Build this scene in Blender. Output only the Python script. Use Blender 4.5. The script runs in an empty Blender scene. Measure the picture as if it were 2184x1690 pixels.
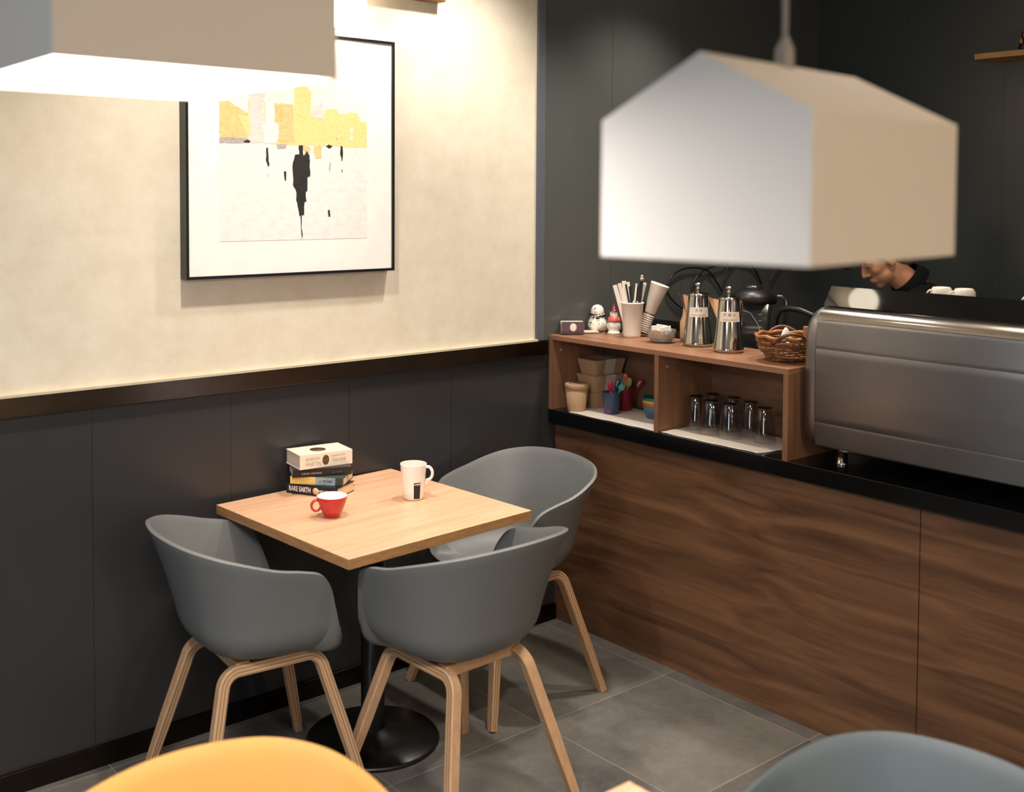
import bpy, bmesh, math, random
from mathutils import Vector, Matrix, noise
PI = math.pi
random.seed(7)
SC = bpy.context.scene
COL = SC.collection

# ------------------------------------------------------------------ camera
def make_camera():
    yaw, pitch, roll = 0.6770, -0.0436, 0.0037
    cy, sy, cp, sp = math.cos(yaw), math.sin(yaw), math.cos(pitch), math.sin(pitch)
    F = Vector((sy*cp, cy*cp, sp)); R = Vector((cy, -sy, 0)); U = R.cross(F)
    cr, sr = math.cos(roll), math.sin(roll)
    R2 = cr*R + sr*U; U2 = -sr*R + cr*U
    m = Matrix.Identity(4)
    for i in range(3):
        m[i][0] = R2[i]; m[i][1] = U2[i]; m[i][2] = -F[i]
    m.translation = Vector((-3.0650, -3.2479, 1.7359))
    cd = bpy.data.cameras.new('camera'); c = bpy.data.objects.new('camera', cd)
    COL.objects.link(c); c.matrix_world = m
    cd.sensor_fit = 'HORIZONTAL'; cd.sensor_width = 36.0
    cd.lens = 2347.17/2184*36
    cd.shift_x = (1092-984.4)/2184
    cd.shift_y = (522.86-845)/2184
    cd.clip_start = 0.05
    cd.dof.use_dof = True; cd.dof.focus_distance = 3.9; cd.dof.aperture_fstop = 2.7
    SC.camera = c
make_camera()
SC.view_settings.view_transform = 'Standard'; SC.view_settings.look = 'None'
SC.view_settings.gamma = 1.0; SC.view_settings.use_curve_mapping = False
SC.view_settings.exposure = 0.33
SC.cycles.use_denoising = True
SC.cycles.max_bounces = 10; SC.cycles.transparent_max_bounces = 24; SC.cycles.sample_clamp_indirect = 6.0
SC.cycles.caustics_reflective = False; SC.cycles.caustics_refractive = False

# ------------------------------------------------------------------ world and lights
w = bpy.data.worlds.new('world'); SC.world = w; w.use_nodes = True
w.node_tree.nodes['Background'].inputs[0].default_value = (0.62, 0.78, 1.0, 1)
w.node_tree.nodes['Background'].inputs[1].default_value = 2.2

def spot(name, loc, aim, power, col, size=130, blend=0.7, radius=0.05):
    l = bpy.data.lights.new(name, 'SPOT'); l.energy = power; l.color = col
    l.spot_size = math.radians(size); l.spot_blend = blend; l.shadow_soft_size = radius
    o = bpy.data.objects.new(name, l); COL.objects.link(o); o.location = loc
    o.rotation_euler = (Vector(aim)-Vector(loc)).to_track_quat('-Z', 'Y').to_euler()
    return o
def area(name, loc, aim, power, col, sx, sy):
    l = bpy.data.lights.new(name, 'AREA'); l.energy = power; l.color = col
    l.shape = 'RECTANGLE'; l.size = sx; l.size_y = sy
    o = bpy.data.objects.new(name, l); COL.objects.link(o); o.location = loc
    o.rotation_euler = (Vector(aim)-Vector(loc)).to_track_quat('-Z', 'Y').to_euler()
    return o
WARM = (1.0, 0.84, 0.66); NEUT = (1.0, 0.91, 0.80)
CEIL = 2.95
# ceiling downlights (a glowing disc is built for each one further down)
DOWNLIGHTS = [(-0.55, -0.60, 84, NEUT, 95, 'over the right end of the cream wall'), (-1.60, -0.75, 98, NEUT, 90, 'over the oak table with books'), (0.30, -1.30, 60, WARM, 110, 'over the walnut counter'),
              (-2.75, -0.75, 24, WARM, 95, 'over the left end of the cream wall'), (0.45, -0.50, 75, NEUT, 105, 'over the dark recess wall'), (-0.9, -2.3, 26, WARM, 110, 'over the aisle between table and counter'),
              (-2.4, -4.0, 40, WARM, 130, 'behind the viewer on the left'), (-0.6, -4.2, 30, WARM, 130, 'behind the viewer on the right')]
for i, (x, y, e, c, s, _w) in enumerate(DOWNLIGHTS):
    spot('downlight_beam', (x, y, CEIL-0.03), (x, 0.0, 1.1) if 'wall' in _w and 'cream' in _w else ((x, -0.35, 0.6) if 'books' in _w else (x, y, 0)), e, c, s, 0.9, 0.045)
area('window_daylight', (-5.98, -3.25, 1.5), (0, -2.6, 1.2), 26, (0.72, 0.85, 1.0), 1.0, 1.9)

# ------------------------------------------------------------------ helpers
def lin(c):
    return tuple(((v/255.0)/12.92 if v/255.0 <= 0.04045 else ((v/255.0+0.055)/1.055)**2.4) for v in c)
MATS = {}
def mat(name, rgb, rough=0.5, metal=0.0, spec=0.5, **kw):
    if name in MATS: return MATS[name]
    m = bpy.data.materials.new(name); m.use_nodes = True
    nt = m.node_tree; b = nt.nodes['Principled BSDF']
    b.inputs['Base Color'].default_value = (*lin(rgb), 1)
    b.inputs['Roughness'].default_value = rough; b.inputs['Metallic'].default_value = metal
    b.inputs['Specular IOR Level'].default_value = spec
    if 'trans' in kw: b.inputs['Transmission Weight'].default_value = kw['trans']
    if 'ior' in kw: b.inputs['IOR'].default_value = kw['ior']
    if 'emit' in kw:
        b.inputs['Emission Color'].default_value = (*lin(kw.get('ecol', (255, 244, 225))), 1)
        b.inputs['Emission Strength'].default_value = kw['emit']
    if 'coat' in kw: b.inputs['Coat Weight'].default_value = kw['coat']; b.inputs['Coat Roughness'].default_value = 0.1
    if 'aniso' in kw:
        b.inputs['Anisotropic'].default_value = kw['aniso']; tg = nt.nodes.new('ShaderNodeTangent'); tg.direction_type = 'RADIAL'; tg.axis = 'X'; nt.links.new(tg.outputs[0], b.inputs['Tangent'])
    if 'sss' in kw:
        b.inputs['Subsurface Weight'].default_value = kw['sss']; b.inputs['Subsurface Radius'].default_value = (0.012, 0.005, 0.003)
        b.inputs['Subsurface Scale'].default_value = 1.0
    # faint surface variation so that nothing is perfectly uniform
    var = kw.get('var', 0.04)
    if var and 'trans' not in kw and 'emit' not in kw:
        N = nt.nodes; L = nt.links
        tc = N.new('ShaderNodeTexCoord'); no = N.new('ShaderNodeTexNoise')
        no.inputs['Scale'].default_value = kw.get('vscale', 14); no.inputs['Detail'].default_value = 4
        L.new(tc.outputs['Object'], no.inputs['Vector'])
        mr = N.new('ShaderNodeMapRange'); mr.inputs['To Min'].default_value = 1-var; mr.inputs['To Max'].default_value = 1+var
        mr.inputs['From Min'].default_value = 0.3; mr.inputs['From Max'].default_value = 0.7
        L.new(no.outputs['Fac'], mr.inputs['Value'])
        mx = N.new('ShaderNodeVectorMath'); mx.operation = 'SCALE'
        mx.inputs[0].default_value = lin(rgb); L.new(mr.outputs[0], mx.inputs['Scale'])
        L.new(mx.outputs[0], b.inputs['Base Color'])
        if kw.get('bump'):
            bp = N.new('ShaderNodeBump'); bp.inputs['Strength'].default_value = kw['bump']; bp.inputs['Distance'].default_value = 0.002
            n2 = N.new('ShaderNodeTexNoise'); n2.inputs['Scale'].default_value = kw.get('bscale', 300); L.new(tc.outputs['Object'], n2.inputs['Vector'])
            L.new(n2.outputs['Fac'], bp.inputs['Height']); L.new(bp.outputs[0], b.inputs['Normal'])
    MATS[name] = m
    return m

def wood(name, dark, light, scale=(1, 1, 1), nscale=6, distort=0.6, rough=0.45, contrast=(0.3, 0.7), fine=0.25, skew=None, finesc=60, coords='Object', wavy=0.0):
    if name in MATS: return MATS[name]
    m = bpy.data.materials.new(name); m.use_nodes = True
    N = m.node_tree.nodes; L = m.node_tree.links; b = N['Principled BSDF']; b.inputs['Roughness'].default_value = rough
    tc = N.new('ShaderNodeTexCoord'); mp = N.new('ShaderNodeMapping'); mp.inputs['Scale'].default_value = scale
    if skew: mp.inputs['Rotation'].default_value = skew
    L.new(tc.outputs[coords], mp.inputs['Vector'])
    src = mp.outputs[0]
    if wavy:
        wn = N.new('ShaderNodeTexNoise'); wn.inputs['Scale'].default_value = 1.3; wn.inputs['Detail'].default_value = 1
        L.new(tc.outputs[coords], wn.inputs['Vector'])
        sb = N.new('ShaderNodeVectorMath'); sb.operation = 'SUBTRACT'; sb.inputs[1].default_value = (0.5, 0.5, 0.5); L.new(wn.outputs['Color'], sb.inputs[0])
        sc = N.new('ShaderNodeVectorMath'); sc.operation = 'SCALE'; sc.inputs['Scale'].default_value = wavy; L.new(sb.outputs[0], sc.inputs[0])
        ad = N.new('ShaderNodeVectorMath'); ad.operation = 'ADD'; L.new(mp.outputs[0], ad.inputs[0]); L.new(sc.outputs[0], ad.inputs[1]); src = ad.outputs[0]
    n1 = N.new('ShaderNodeTexNoise'); n1.inputs['Scale'].default_value = nscale; n1.inputs['Detail'].default_value = 5
    n1.inputs['Distortion'].default_value = distort; L.new(src, n1.inputs['Vector'])
    n2 = N.new('ShaderNodeTexNoise'); n2.inputs['Scale'].default_value = finesc; n2.inputs['Detail'].default_value = 3; L.new(src, n2.inputs['Vector'])
    mr = N.new('ShaderNodeMapRange'); mr.inputs['From Min'].default_value = contrast[0]; mr.inputs['From Max'].default_value = contrast[1]
    L.new(n1.outputs['Fac'], mr.inputs['Value'])
    ma = N.new('ShaderNodeMath'); ma.operation = 'MULTIPLY_ADD'; ma.inputs[1].default_value = fine; L.new(n2.outputs['Fac'], ma.inputs[0])
    m2 = N.new('ShaderNodeMath'); m2.operation = 'MULTIPLY'; m2.inputs[1].default_value = 1-fine; L.new(mr.outputs[0], m2.inputs[0])
    L.new(m2.outputs[0], ma.inputs[2])
    mx = N.new('ShaderNodeMix'); mx.data_type = 'RGBA'; mx.inputs[6].default_value = (*lin(dark), 1); mx.inputs[7].default_value = (*lin(light), 1)
    L.new(ma.outputs[0], mx.inputs[0]); L.new(mx.outputs[2], b.inputs['Base Color'])
    MATS[name] = m
    return m

class MB:
    """collects shapes in one bmesh; build() links them as one mesh object"""
    def __init__(s): s.bm = bmesh.new(); s.uv = None
    def _merge(s, t, M=None, mi=0, smooth=False):
        for f in t.faces: f.material_index = mi; f.smooth = smooth
        if M is not None: t.transform(M)
        me = bpy.data.meshes.new('t'); t.to_mesh(me); t.free(); s.bm.from_mesh(me); bpy.data.meshes.remove(me)
        return s
    def box(s, lo, hi, bev=0.0, M=None, mi=0, seg=2):
        t = bmesh.new(); bmesh.ops.create_cube(t, size=1)
        lo = Vector(lo); hi = Vector(hi)
        for v in t.verts: v.co = Vector([lo[i]+(v.co[i]+0.5)*(hi[i]-lo[i]) for i in range(3)])
        if bev: bmesh.ops.bevel(t, geom=list(t.edges), offset=bev, segments=seg, profile=0.5, affect='EDGES')
        return s._merge(t, M, mi)
    def lathe(s, prof, n=40, M=None, mi=0, cap=True, smooth=True, sx=1, sy=1, ripple=None):
        t = bmesh.new(); rows = []
        for (r, z) in prof:
            if r < 1e-6: rows.append([t.verts.new((0, 0, z))])
            else:
                row = []
                for i in range(n):
                    a = 2*PI*i/n; rr = r*(1+(ripple(a, z) if ripple else 0))
                    row.append(t.verts.new((rr*math.cos(a)*sx, rr*math.sin(a)*sy, z)))
                rows.append(row)
        for A, B in zip(rows, rows[1:]):
            if len(A) == 1 and len(B) == 1: continue
            for i in range(n):
                j = (i+1) % n
                if len(A) == 1: t.faces.new((A[0], B[j], B[i]))
                elif len(B) == 1: t.faces.new((A[i], A[j], B[0]))
                else: t.faces.new((A[i], A[j], B[j], B[i]))
        bmesh.ops.recalc_face_normals(t, faces=t.faces)
        return s._merge(t, M, mi, smooth)
    def tube(s, pts, rad, n=10, M=None, mi=0, closed=False, smooth=True, flat=None, cap=True):
        pts = [Vector(p) for p in pts]; t = bmesh.new(); rows = []; k = len(pts)
        prev = None
        for i, p in enumerate(pts):
            a = pts[(i-1) % k] if (closed or i > 0) else p; b = pts[(i+1) % k] if (closed or i < k-1) else p
            d = (b-a).normalized()
            if prev is None:
                ref = Vector((0, 0, 1)) if abs(d.z) < 0.9 else Vector((1, 0, 0))
                u = d.cross(ref).normalized()
            else: u = (prev - d*prev.dot(d)).normalized()
            prev = u; v = d.cross(u)
            r = rad[i] if hasattr(rad, '__len__') else rad
            fx, fy = flat if flat else (1, 1)
            rows.append([t.verts.new(p+u*r*fx*math.cos(2*PI*q/n)+v*r*fy*math.sin(2*PI*q/n)) for q in range(n)])
        rng = range(k) if closed else range(k-1)
        for i in rng:
            A = rows[i]; B = rows[(i+1) % k]
            for q in range(n): t.faces.new((A[q], A[(q+1) % n], B[(q+1) % n], B[q]))
        if not closed and cap: t.faces.new(rows[0][::-1]); t.faces.new(rows[-1])
        bmesh.ops.recalc_face_normals(t, faces=t.faces)
        return s._merge(t, M, mi, smooth)
    def ell(s, c, r, M=None, mi=0, rot=None, u=24, v=16):
        t = bmesh.new(); bmesh.ops.create_uvsphere(t, u_segments=u, v_segments=v, radius=1)
        T = Matrix.Translation(c) @ (rot.to_4x4() if rot else Matrix.Identity(4)) @ Matrix.Diagonal((*r, 1))
        t.transform(T); return s._merge(t, M, mi, True)
    def limb(s, a, b, ra, rb, flat=None, M=None, mi=0):
        a = Vector(a); b = Vector(b); k = 8; pts = []; rr = []
        d = (b-a).normalized()
        for i in range(5):
            q = PI/2*i/5; pts.append(a-d*ra*math.cos(q)); rr.append(max(ra*math.sin(q), 1e-4))
        for i in range(k+1): t_ = i/k; pts.append(a.lerp(b, t_)); rr.append(ra+(rb-ra)*t_)
        for i in range(1, 6):
            q = PI/2*i/5; pts.append(b+d*rb*math.sin(q)); rr.append(max(rb*math.cos(q), 1e-4))
        return s.tube(pts, rr, 16, M, mi, flat=flat)
    def prism(s, poly, h0, h1, axis='z', M=None, mi=0, bev=0.0):
        t = bmesh.new()
        def P(a, b, h): return {'z': (a, b, h), 'x': (h, a, b), 'y': (a, h, b)}[axis]
        A = [t.verts.new(P(a, b, h0)) for a, b in poly]; B = [t.verts.new(P(a, b, h1)) for a, b in poly]
        t.faces.new(A[::-1]); t.faces.new(B)
        for i in range(len(poly)): j = (i+1) % len(poly); t.faces.new((A[i], A[j], B[j], B[i]))
        bmesh.ops.recalc_face_normals(t, faces=t.faces)
        if bev: bmesh.ops.bevel(t, geom=list(t.edges), offset=bev, segments=2, profile=0.5, affect='EDGES')
        return s._merge(t, M, mi)
    def grid(s, fn, nu, nv, M=None, mi=0, closeu=False, smooth=True):
        t = bmesh.new(); V = [[t.verts.new(fn(i/(nu if closeu else nu-1), j/(nv-1))) for j in range(nv)] for i in range(nu)]
        for i in range(nu if closeu else nu-1):
            for j in range(nv-1):
                t.faces.new((V[i][j], V[(i+1) % nu][j], V[(i+1) % nu][j+1], V[i][j+1]))
        return s._merge(t, M, mi, smooth)
    def build(s, name, mats, parent=None, loc=None, rot=None, weld=0.0, auto=None):
        me = bpy.data.meshes.new(name)
        if weld: bmesh.ops.remove_doubles(s.bm, verts=s.bm.verts, dist=weld)
        s.bm.to_mesh(me); s.bm.free()
        for m in (mats if isinstance(mats, (list, tuple)) else [mats]): me.materials.append(m)
        if auto:
            for f in me.polygons: f.use_smooth = True
            me.set_sharp_from_angle(angle=math.radians(auto))
        o = bpy.data.objects.new(name, me); COL.objects.link(o)
        if parent: o.parent = parent
        if loc is not None: o.location = loc
        if rot is not None: o.rotation_euler = rot
        return o

def tag(o, label, cat, group=None):
    o['label'] = label; o['category'] = cat
    if group: o['group'] = group
    return o
def struct(o): o['kind'] = 'structure'; return o
def thing(name, label, cat, loc=(0, 0, 0), rotz=0.0, group=None):
    o = bpy.data.objects.new(name, None); COL.objects.link(o); o.location = loc; o.rotation_euler = (0, 0, rotz)
    o.empty_display_size = 0.05
    return tag(o, label, cat, group)
def dup(root, loc=None, rotz=None, label=None, group=None):
    r = root.copy(); COL.objects.link(r)
    if loc is not None: r.location = loc
    if rotz is not None: r.rotation_euler = (r.rotation_euler[0], r.rotation_euler[1], rotz)
    if label: r['label'] = label
    if group: r['group'] = group
    for ch in list(root.children):
        c = ch.copy(); COL.objects.link(c); c.parent = r
        for g in list(ch.children):
            d = g.copy(); COL.objects.link(d); d.parent = c
    return r
def text(s, size, M, m, name, parent, extrude=0.0002, align='CENTER', width=None, bold=0.0, sx=1.0):
    cu = bpy.data.curves.new('t', 'FONT'); cu.body = s; cu.size = size; cu.extrude = extrude; cu.offset = bold
    cu.align_x = align; cu.align_y = 'CENTER'; cu.resolution_u = 3
    o = bpy.data.objects.new('t', cu); COL.objects.link(o)
    bpy.context.view_layer.update()
    me = bpy.data.meshes.new_from_object(o.evaluated_get(bpy.context.evaluated_depsgraph_get()))
    bpy.data.objects.remove(o); bpy.data.curves.remove(cu)
    me.transform(M @ Matrix.Diagonal((sx, 1, 1, 1))); me.materials.clear(); me.materials.append(m)
    q = bpy.data.objects.new(name, me); COL.objects.link(q); q.parent = parent
    return q
def frame(origin, xdir, ydir):
    x = Vector(xdir).normalized(); z = x.cross(Vector(ydir)).normalized(); y = z.cross(x)
    m = Matrix.Identity(4)
    for i in range(3): m[i][0] = x[i]; m[i][1] = y[i]; m[i][2] = z[i]
    m.translation = Vector(origin); return m
def TR(x, y, z, rz=0): return Matrix.Translation((x, y, z)) @ Matrix.Rotation(rz, 4, 'Z')

# ------------------------------------------------------------------ room materials
def panel_mat(name, rgb, x0, axis, step=0.458, rough=0.30):
    m = bpy.data.materials.new(name); m.use_nodes = True
    N = m.node_tree.nodes; L = m.node_tree.links; b = N['Principled BSDF']; b.inputs['Roughness'].default_value = rough
    tc = N.new('ShaderNodeTexCoord'); sp = N.new('ShaderNodeSeparateXYZ'); L.new(tc.outputs['Object'], sp.inputs[0])
    a = N.new('ShaderNodeMath'); a.operation = 'SUBTRACT'; a.inputs[1].default_value = x0; L.new(sp.outputs[axis], a.inputs[0])
    d = N.new('ShaderNodeMath'); d.operation = 'DIVIDE'; d.inputs[1].default_value = step; L.new(a.outputs[0], d.inputs[0])
    f = N.new('ShaderNodeMath'); f.operation = 'FRACT'; L.new(d.outputs[0], f.inputs[0])
    c = N.new('ShaderNodeMath'); c.operation = 'GREATER_THAN'; c.inputs[1].default_value = 0.0045; L.new(f.outputs[0], c.inputs[0])
    no = N.new('ShaderNodeTexNoise'); no.inputs['Scale'].default_value = 2.2; no.inputs['Detail'].default_value = 6; L.new(tc.outputs['Object'], no.inputs['Vector'])
    mr = N.new('ShaderNodeMapRange'); mr.inputs['To Min'].default_value = 0.85; mr.inputs['To Max'].default_value = 1.15; L.new(no.outputs['Fac'], mr.inputs['Value'])
    mu = N.new('ShaderNodeMath'); mu.operation = 'MULTIPLY'; L.new(mr.outputs[0], mu.inputs[0])
    m3 = N.new('ShaderNodeMapRange'); m3.inputs['To Min'].default_value = 0.35; m3.inputs['To Max'].default_value = 1.0; L.new(c.outputs[0], m3.inputs['Value'])
    L.new(m3.outputs[0], mu.inputs[1])
    sc = N.new('ShaderNodeVectorMath'); sc.operation = 'SCALE'; sc.inputs[0].default_value = lin(rgb); L.new(mu.outputs[0], sc.inputs['Scale'])
    L.new(sc.outputs[0], b.inputs['Base Color'])
    r2 = N.new('ShaderNodeMapRange'); r2.inputs['To Min'].default_value = rough-0.06; r2.inputs['To Max'].default_value = rough+0.08
    
    bp = N.new('ShaderNodeBump'); bp.inputs['Strength'].default_value = 0.4; bp.inputs['Distance'].default_value = 0.001; L.new(c.outputs[0], bp.inputs['Height'])
    L.new(bp.outputs[0], b.inputs['Normal'])
    return m
def floor_mat():
    m = bpy.data.materials.new('concrete_tiles'); m.use_nodes = True
    N = m.node_tree.nodes; L = m.node_tree.links; b = N['Principled BSDF']
    tc = N.new('ShaderNodeTexCoord'); sp = N.new('ShaderNodeSeparateXYZ'); L.new(tc.outputs['Object'], sp.inputs[0])
    def M_(op, a, bv=None, c=None):
        q = N.new('ShaderNodeMath'); q.operation = op
        for i, v in enumerate((a, bv, c)):
            if v is None: continue
            if isinstance(v, (int, float)): q.inputs[i].default_value = v
            else: L.new(v, q.inputs[i])
        return q.outputs[0]
    S = 0.605
    ux = M_('DIVIDE', M_('ADD', sp.outputs[0], 0.025+S*20), S); uy = M_('DIVIDE', M_('ADD', sp.outputs[1], 0.648+S*20), S)
    fx = M_('FRACT', ux); fy = M_('FRACT', uy)
    ex = M_('MINIMUM', fx, M_('SUBTRACT', 1.0, fx)); ey = M_('MINIMUM', fy, M_('SUBTRACT', 1.0, fy))
    line = M_('LESS_THAN', M_('MINIMUM', ex, ey), 0.0022)
    cb = N.new('ShaderNodeCombineXYZ'); L.new(M_('FLOOR', ux), cb.inputs[0]); L.new(M_('FLOOR', uy), cb.inputs[1])
    wn = N.new('ShaderNodeTexWhiteNoise'); L.new(cb.outputs[0], wn.inputs['Vector'])
    off = N.new('ShaderNodeVectorMath'); off.operation = 'MULTIPLY_ADD'; off.inputs[1].default_value = (7, 7, 7)
    L.new(wn.outputs['Color'], off.inputs[0]); L.new(tc.outputs['Object'], off.inputs[2])
    n1 = N.new('ShaderNodeTexNoise'); n1.inputs['Scale'].default_value = 3.0; n1.inputs['Detail'].default_value = 8; n1.inputs['Roughness'].default_value = 0.65; L.new(off.outputs[0], n1.inputs['Vector'])
    n2 = N.new('ShaderNodeTexNoise'); n2.inputs['Scale'].default_value = 40; n2.inputs['Detail'].default_value = 5; L.new(off.outputs[0], n2.inputs['Vector'])
    v = M_('ADD', M_('MULTIPLY', n1.outputs['Fac'], 1.0), M_('MULTIPLY', n2.outputs['Fac'], 0.22))
    v = M_('ADD', v, M_('MULTIPLY', wn.outputs['Value'], 0.20))
    mr = N.new('ShaderNodeMapRange'); mr.inputs['From Min'].default_value = 0.45; mr.inputs['From Max'].default_value = 0.98; L.new(v, mr.inputs['Value'])
    mx = N.new('ShaderNodeMix'); mx.data_type = 'RGBA'; mx.inputs[6].default_value = (*lin((74, 72, 72)), 1); mx.inputs[7].default_value = (*lin((122, 119, 113)), 1)
    L.new(mr.outputs[0], mx.inputs[0])
    m2 = N.new('ShaderNodeMix'); m2.data_type = 'RGBA'; m2.inputs[7].default_value = (*lin((150, 146, 140)), 1)
    L.new(mx.outputs[2], m2.inputs[6]); L.new(line, m2.inputs[0]); L.new(m2.outputs[2], b.inputs['Base Color'])
    b.inputs['Roughness'].default_value = 0.55
    return m
def plaster():
    m = bpy.data.materials.new('cream_plaster'); m.use_nodes = True
    N = m.node_tree.nodes; L = m.node_tree.links; b = N['Principled BSDF']; b.inputs['Roughness'].default_value = 0.75
    tc = N.new('ShaderNodeTexCoord'); n1 = N.new('ShaderNodeTexNoise'); n1.inputs['Scale'].default_value = 9; n1.inputs['Detail'].default_value = 9; n1.inputs['Roughness'].default_value = 0.7
    L.new(tc.outputs['Object'], n1.inputs['Vector'])
    mr = N.new('ShaderNodeMapRange'); mr.inputs['From Min'].default_value = 0.3; mr.inputs['From Max'].default_value = 0.7; L.new(n1.outputs['Fac'], mr.inputs['Value'])
    mx = N.new('ShaderNodeMix'); mx.data_type = 'RGBA'; mx.inputs[6].default_value = (*lin((212, 202, 181)), 1); mx.inputs[7].default_value = (*lin((227, 219, 202)), 1)
    L.new(mr.outputs[0], mx.inputs[0]); L.new(mx.outputs[2], b.inputs['Base Color'])
    bp = N.new('ShaderNodeBump'); bp.inputs['Strength'].default_value = 0.25; bp.inputs['Distance'].default_value = 0.003; L.new(n1.outputs['Fac'], bp.inputs['Height']); L.new(bp.outputs[0], b.inputs['Normal'])
    return m
M_CREAM = plaster()
M_DARK = panel_mat('dark_wall_panel_left', (49, 49, 50), -0.503-0.458*20, 0)
M_DARK2 = panel_mat('dark_wall_panel_recess', (82, 84, 82), 0.434-0.4655*10, 0)
M_DARK3 = panel_mat('dark_wall_panel_right', (60, 66, 66), -0.4468-0.437*20, 1)
M_STRIP = mat('dark_bronze_steel', (104, 90, 78), 0.24, 1.0, aniso=0.9, var=0.1, vscale=30)
M_BASEB = mat('baseboard_steel', (52, 47, 43), 0.3, 1.0, aniso=0.7, var=0.1)
M_BLACKMETAL = mat('black_powder_metal', (14, 14, 14), 0.33)
M_BLACK = mat('black_plastic', (13, 13, 14), 0.4)
M_WHITE = mat('white_porcelain', (240, 236, 228), 0.18, coat=0.3)
M_PAPER = mat('white_paper', (238, 230, 220), 0.7)

# ------------------------------------------------------------------ room shell
WX = 1.856
struct(MB().box((-6, -7, -0.12), (WX+0.15, 0.15, 0)).build('floor', floor_mat()))
struct(MB().box((-6, -7, CEIL), (WX+0.15, 0.15, CEIL+0.12)).build('ceiling', mat('ceiling_white', (205, 200, 192), 0.8)))
struct(MB().box((-6, 0, 1.10), (-0.07, 0.14, CEIL)).build('wall_back', M_CREAM))
struct(MB().box((-6, 0, 0), (0.05, 0.14, 1.105)).build('wall_back_lower', M_DARK))
struct(MB().box((-0.0735, 0, 1.10), (WX, 0.14, CEIL)).box((0.05, 0, 0), (WX, 0.14, 1.10)).build('wall_back_recess', M_DARK2))
struct(MB().box((WX, -7, 0), (WX+0.14, 0.14, CEIL)).build('wall_right', M_DARK3))
fwm = MB()
xs = (-6, -2.2, -1.9, 1.20, 1.38, 1.46, 1.74, WX+0.14)
for i in range(0, 7, 2): fwm.box((xs[i], -7.12, 0), (xs[i+1], -7, CEIL))
for i in range(1, 6, 2): fwm.box((xs[i], -7.12, 0), (xs[i+1], -7, 0.04)).box((xs[i], -7.12, 2.4), (xs[i+1], -7, CEIL))
struct(fwm.build('wall_front', mat('front_wall_paint', (150, 135, 118), 0.8)))
struct(MB().box((-6.12, -7, 0), (-6, 0.14, 0.5)).box((-6.12, -7, 2.5), (-6, 0.14, CEIL)).box((-6.12, -7, 0.5), (-6, -3.8, 2.5)).box((-6.12, -2.7, 0.5), (-6, 0.14, 2.5)).build('wall_left', mat('left_wall_paint', (150, 145, 138), 0.8)))
wf = MB()
for y in (-3.8, -3.27, -2.75): wf.box((-6.1, y, 0.5), (-6.02, y+0.05, 2.5))
wf.box((-6.1, -3.8, 0.5), (-6.02, -2.7, 0.56)); wf.box((-6.1, -3.8, 2.44), (-6.02, -2.7, 2.5))
struct(wf.build('window_1', mat('window_frame_grey', (70, 70, 72), 0.5)))
struct(MB().box((-6, -0.020, 1.1014), (-0.018, 0.0, 1.1597), 0.001).build('trim_1', M_STRIP))
struct(MB().box((-6, -0.021, 1.1590), (-0.075, 0.0, 1.1665)).build('trim_2', mat('pale_ledge', (196, 186, 162), 0.6)))
struct(MB().box((-0.0735, -0.010, 1.16), (-0.034, 0.0, CEIL), 0.001).build('trim_3', mat('slate_corner_trim', (88, 92, 100), 0.45)))
struct(MB().box((-6, -0.015, 0), (0.042, 0.0, 0.0646), 0.001).build('baseboard_back', M_BASEB))
struct(MB().box((WX-0.012, -7, 0), (WX, 0, 0.065)).build('baseboard_right', M_BASEB))

# ------------------------------------------------------------------ counter
M_WALNUT = wood('walnut_front', (68, 45, 32), (136, 98, 70), (1, 0.75, 11.0), 1.7, 0.9, 0.42, (0.30, 0.70), 0.22, (math.radians(-4), 0, 0), 16, wavy=1.1)
M_SHELF = wood('walnut_shelf', (114, 80, 60), (168, 122, 92), (7, 0.8, 7), 3.5, 0.7, 0.42, (0.25, 0.75), 0.3, None, 30)
M_SHELFV = wood('walnut_upright', (102, 72, 53), (150, 108, 80), (8, 8, 0.9), 3.5, 0.7, 0.42, (0.25, 0.75), 0.3, None, 30)
M_GRAN = mat('black_granite', (11, 12, 14), 0.16, spec=0.5, var=0.3, vscale=200)
t = thing('service_counter', 'long dark walnut service counter front running from the dark wall past the steel machine', 'counter', (0, 0, 0))
MB().box((0.042, -1.5745, 0.0), (0.062, -0.001, 0.8205), 0.0008).build('front_panel', M_WALNUT, t)
MB().box((0.042, -3.3, 0.0), (0.062, -1.5775, 0.8205), 0.0008).build('front_panel', M_WALNUT, t)
MB().box((0.063, -3.3, 0.0), (0.66, -0.001, 0.8205)).build('cabinet_body', mat('counter_core', (40, 32, 28), 0.6), t)
tag(MB().box((0.0, -3.32, 0.8205), (0.70, -0.001, 0.8753), 0.0015).build('worktop', M_GRAN), 'polished black stone worktop along the walnut counter', 'worktop')

# open shelf unit
SZ, WZ, SL, SD = 1.1786, 0.8753, 1.1374, 0.322
t = thing('shelf_unit', 'low walnut open shelf unit with two bays standing on the black worktop', 'shelf unit', (0, 0, 0))
MB().box((0, -SL, SZ-0.0185), (SD, -0.003, SZ), 0.0006).build('top_board', M_SHELF, t)
for y0, y1 in ((-0.0225, -0.003), (-0.584, -0.5645), (-SL, -SL+0.0195)):
    u = MB().box((0.0004, y0, WZ), (SD, y1, SZ-0.0186), 0.0005).build('upright', M_SHELFV, t)
    for (xx, zz) in ((0.05, 1.115), (0.27, 1.115), (0.27, 0.97)):
        if y0 > -1: MB().lathe([(0, 0), (0.006, 0), (0.006, 0.0015), (0, 0.002)], 14, Matrix.Translation((xx, y0, zz)) @ Matrix.Rotation(PI/2, 4, 'X')).build('screw_cap', mat('cap_tan', (170, 150, 130), 0.4), u)
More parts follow.
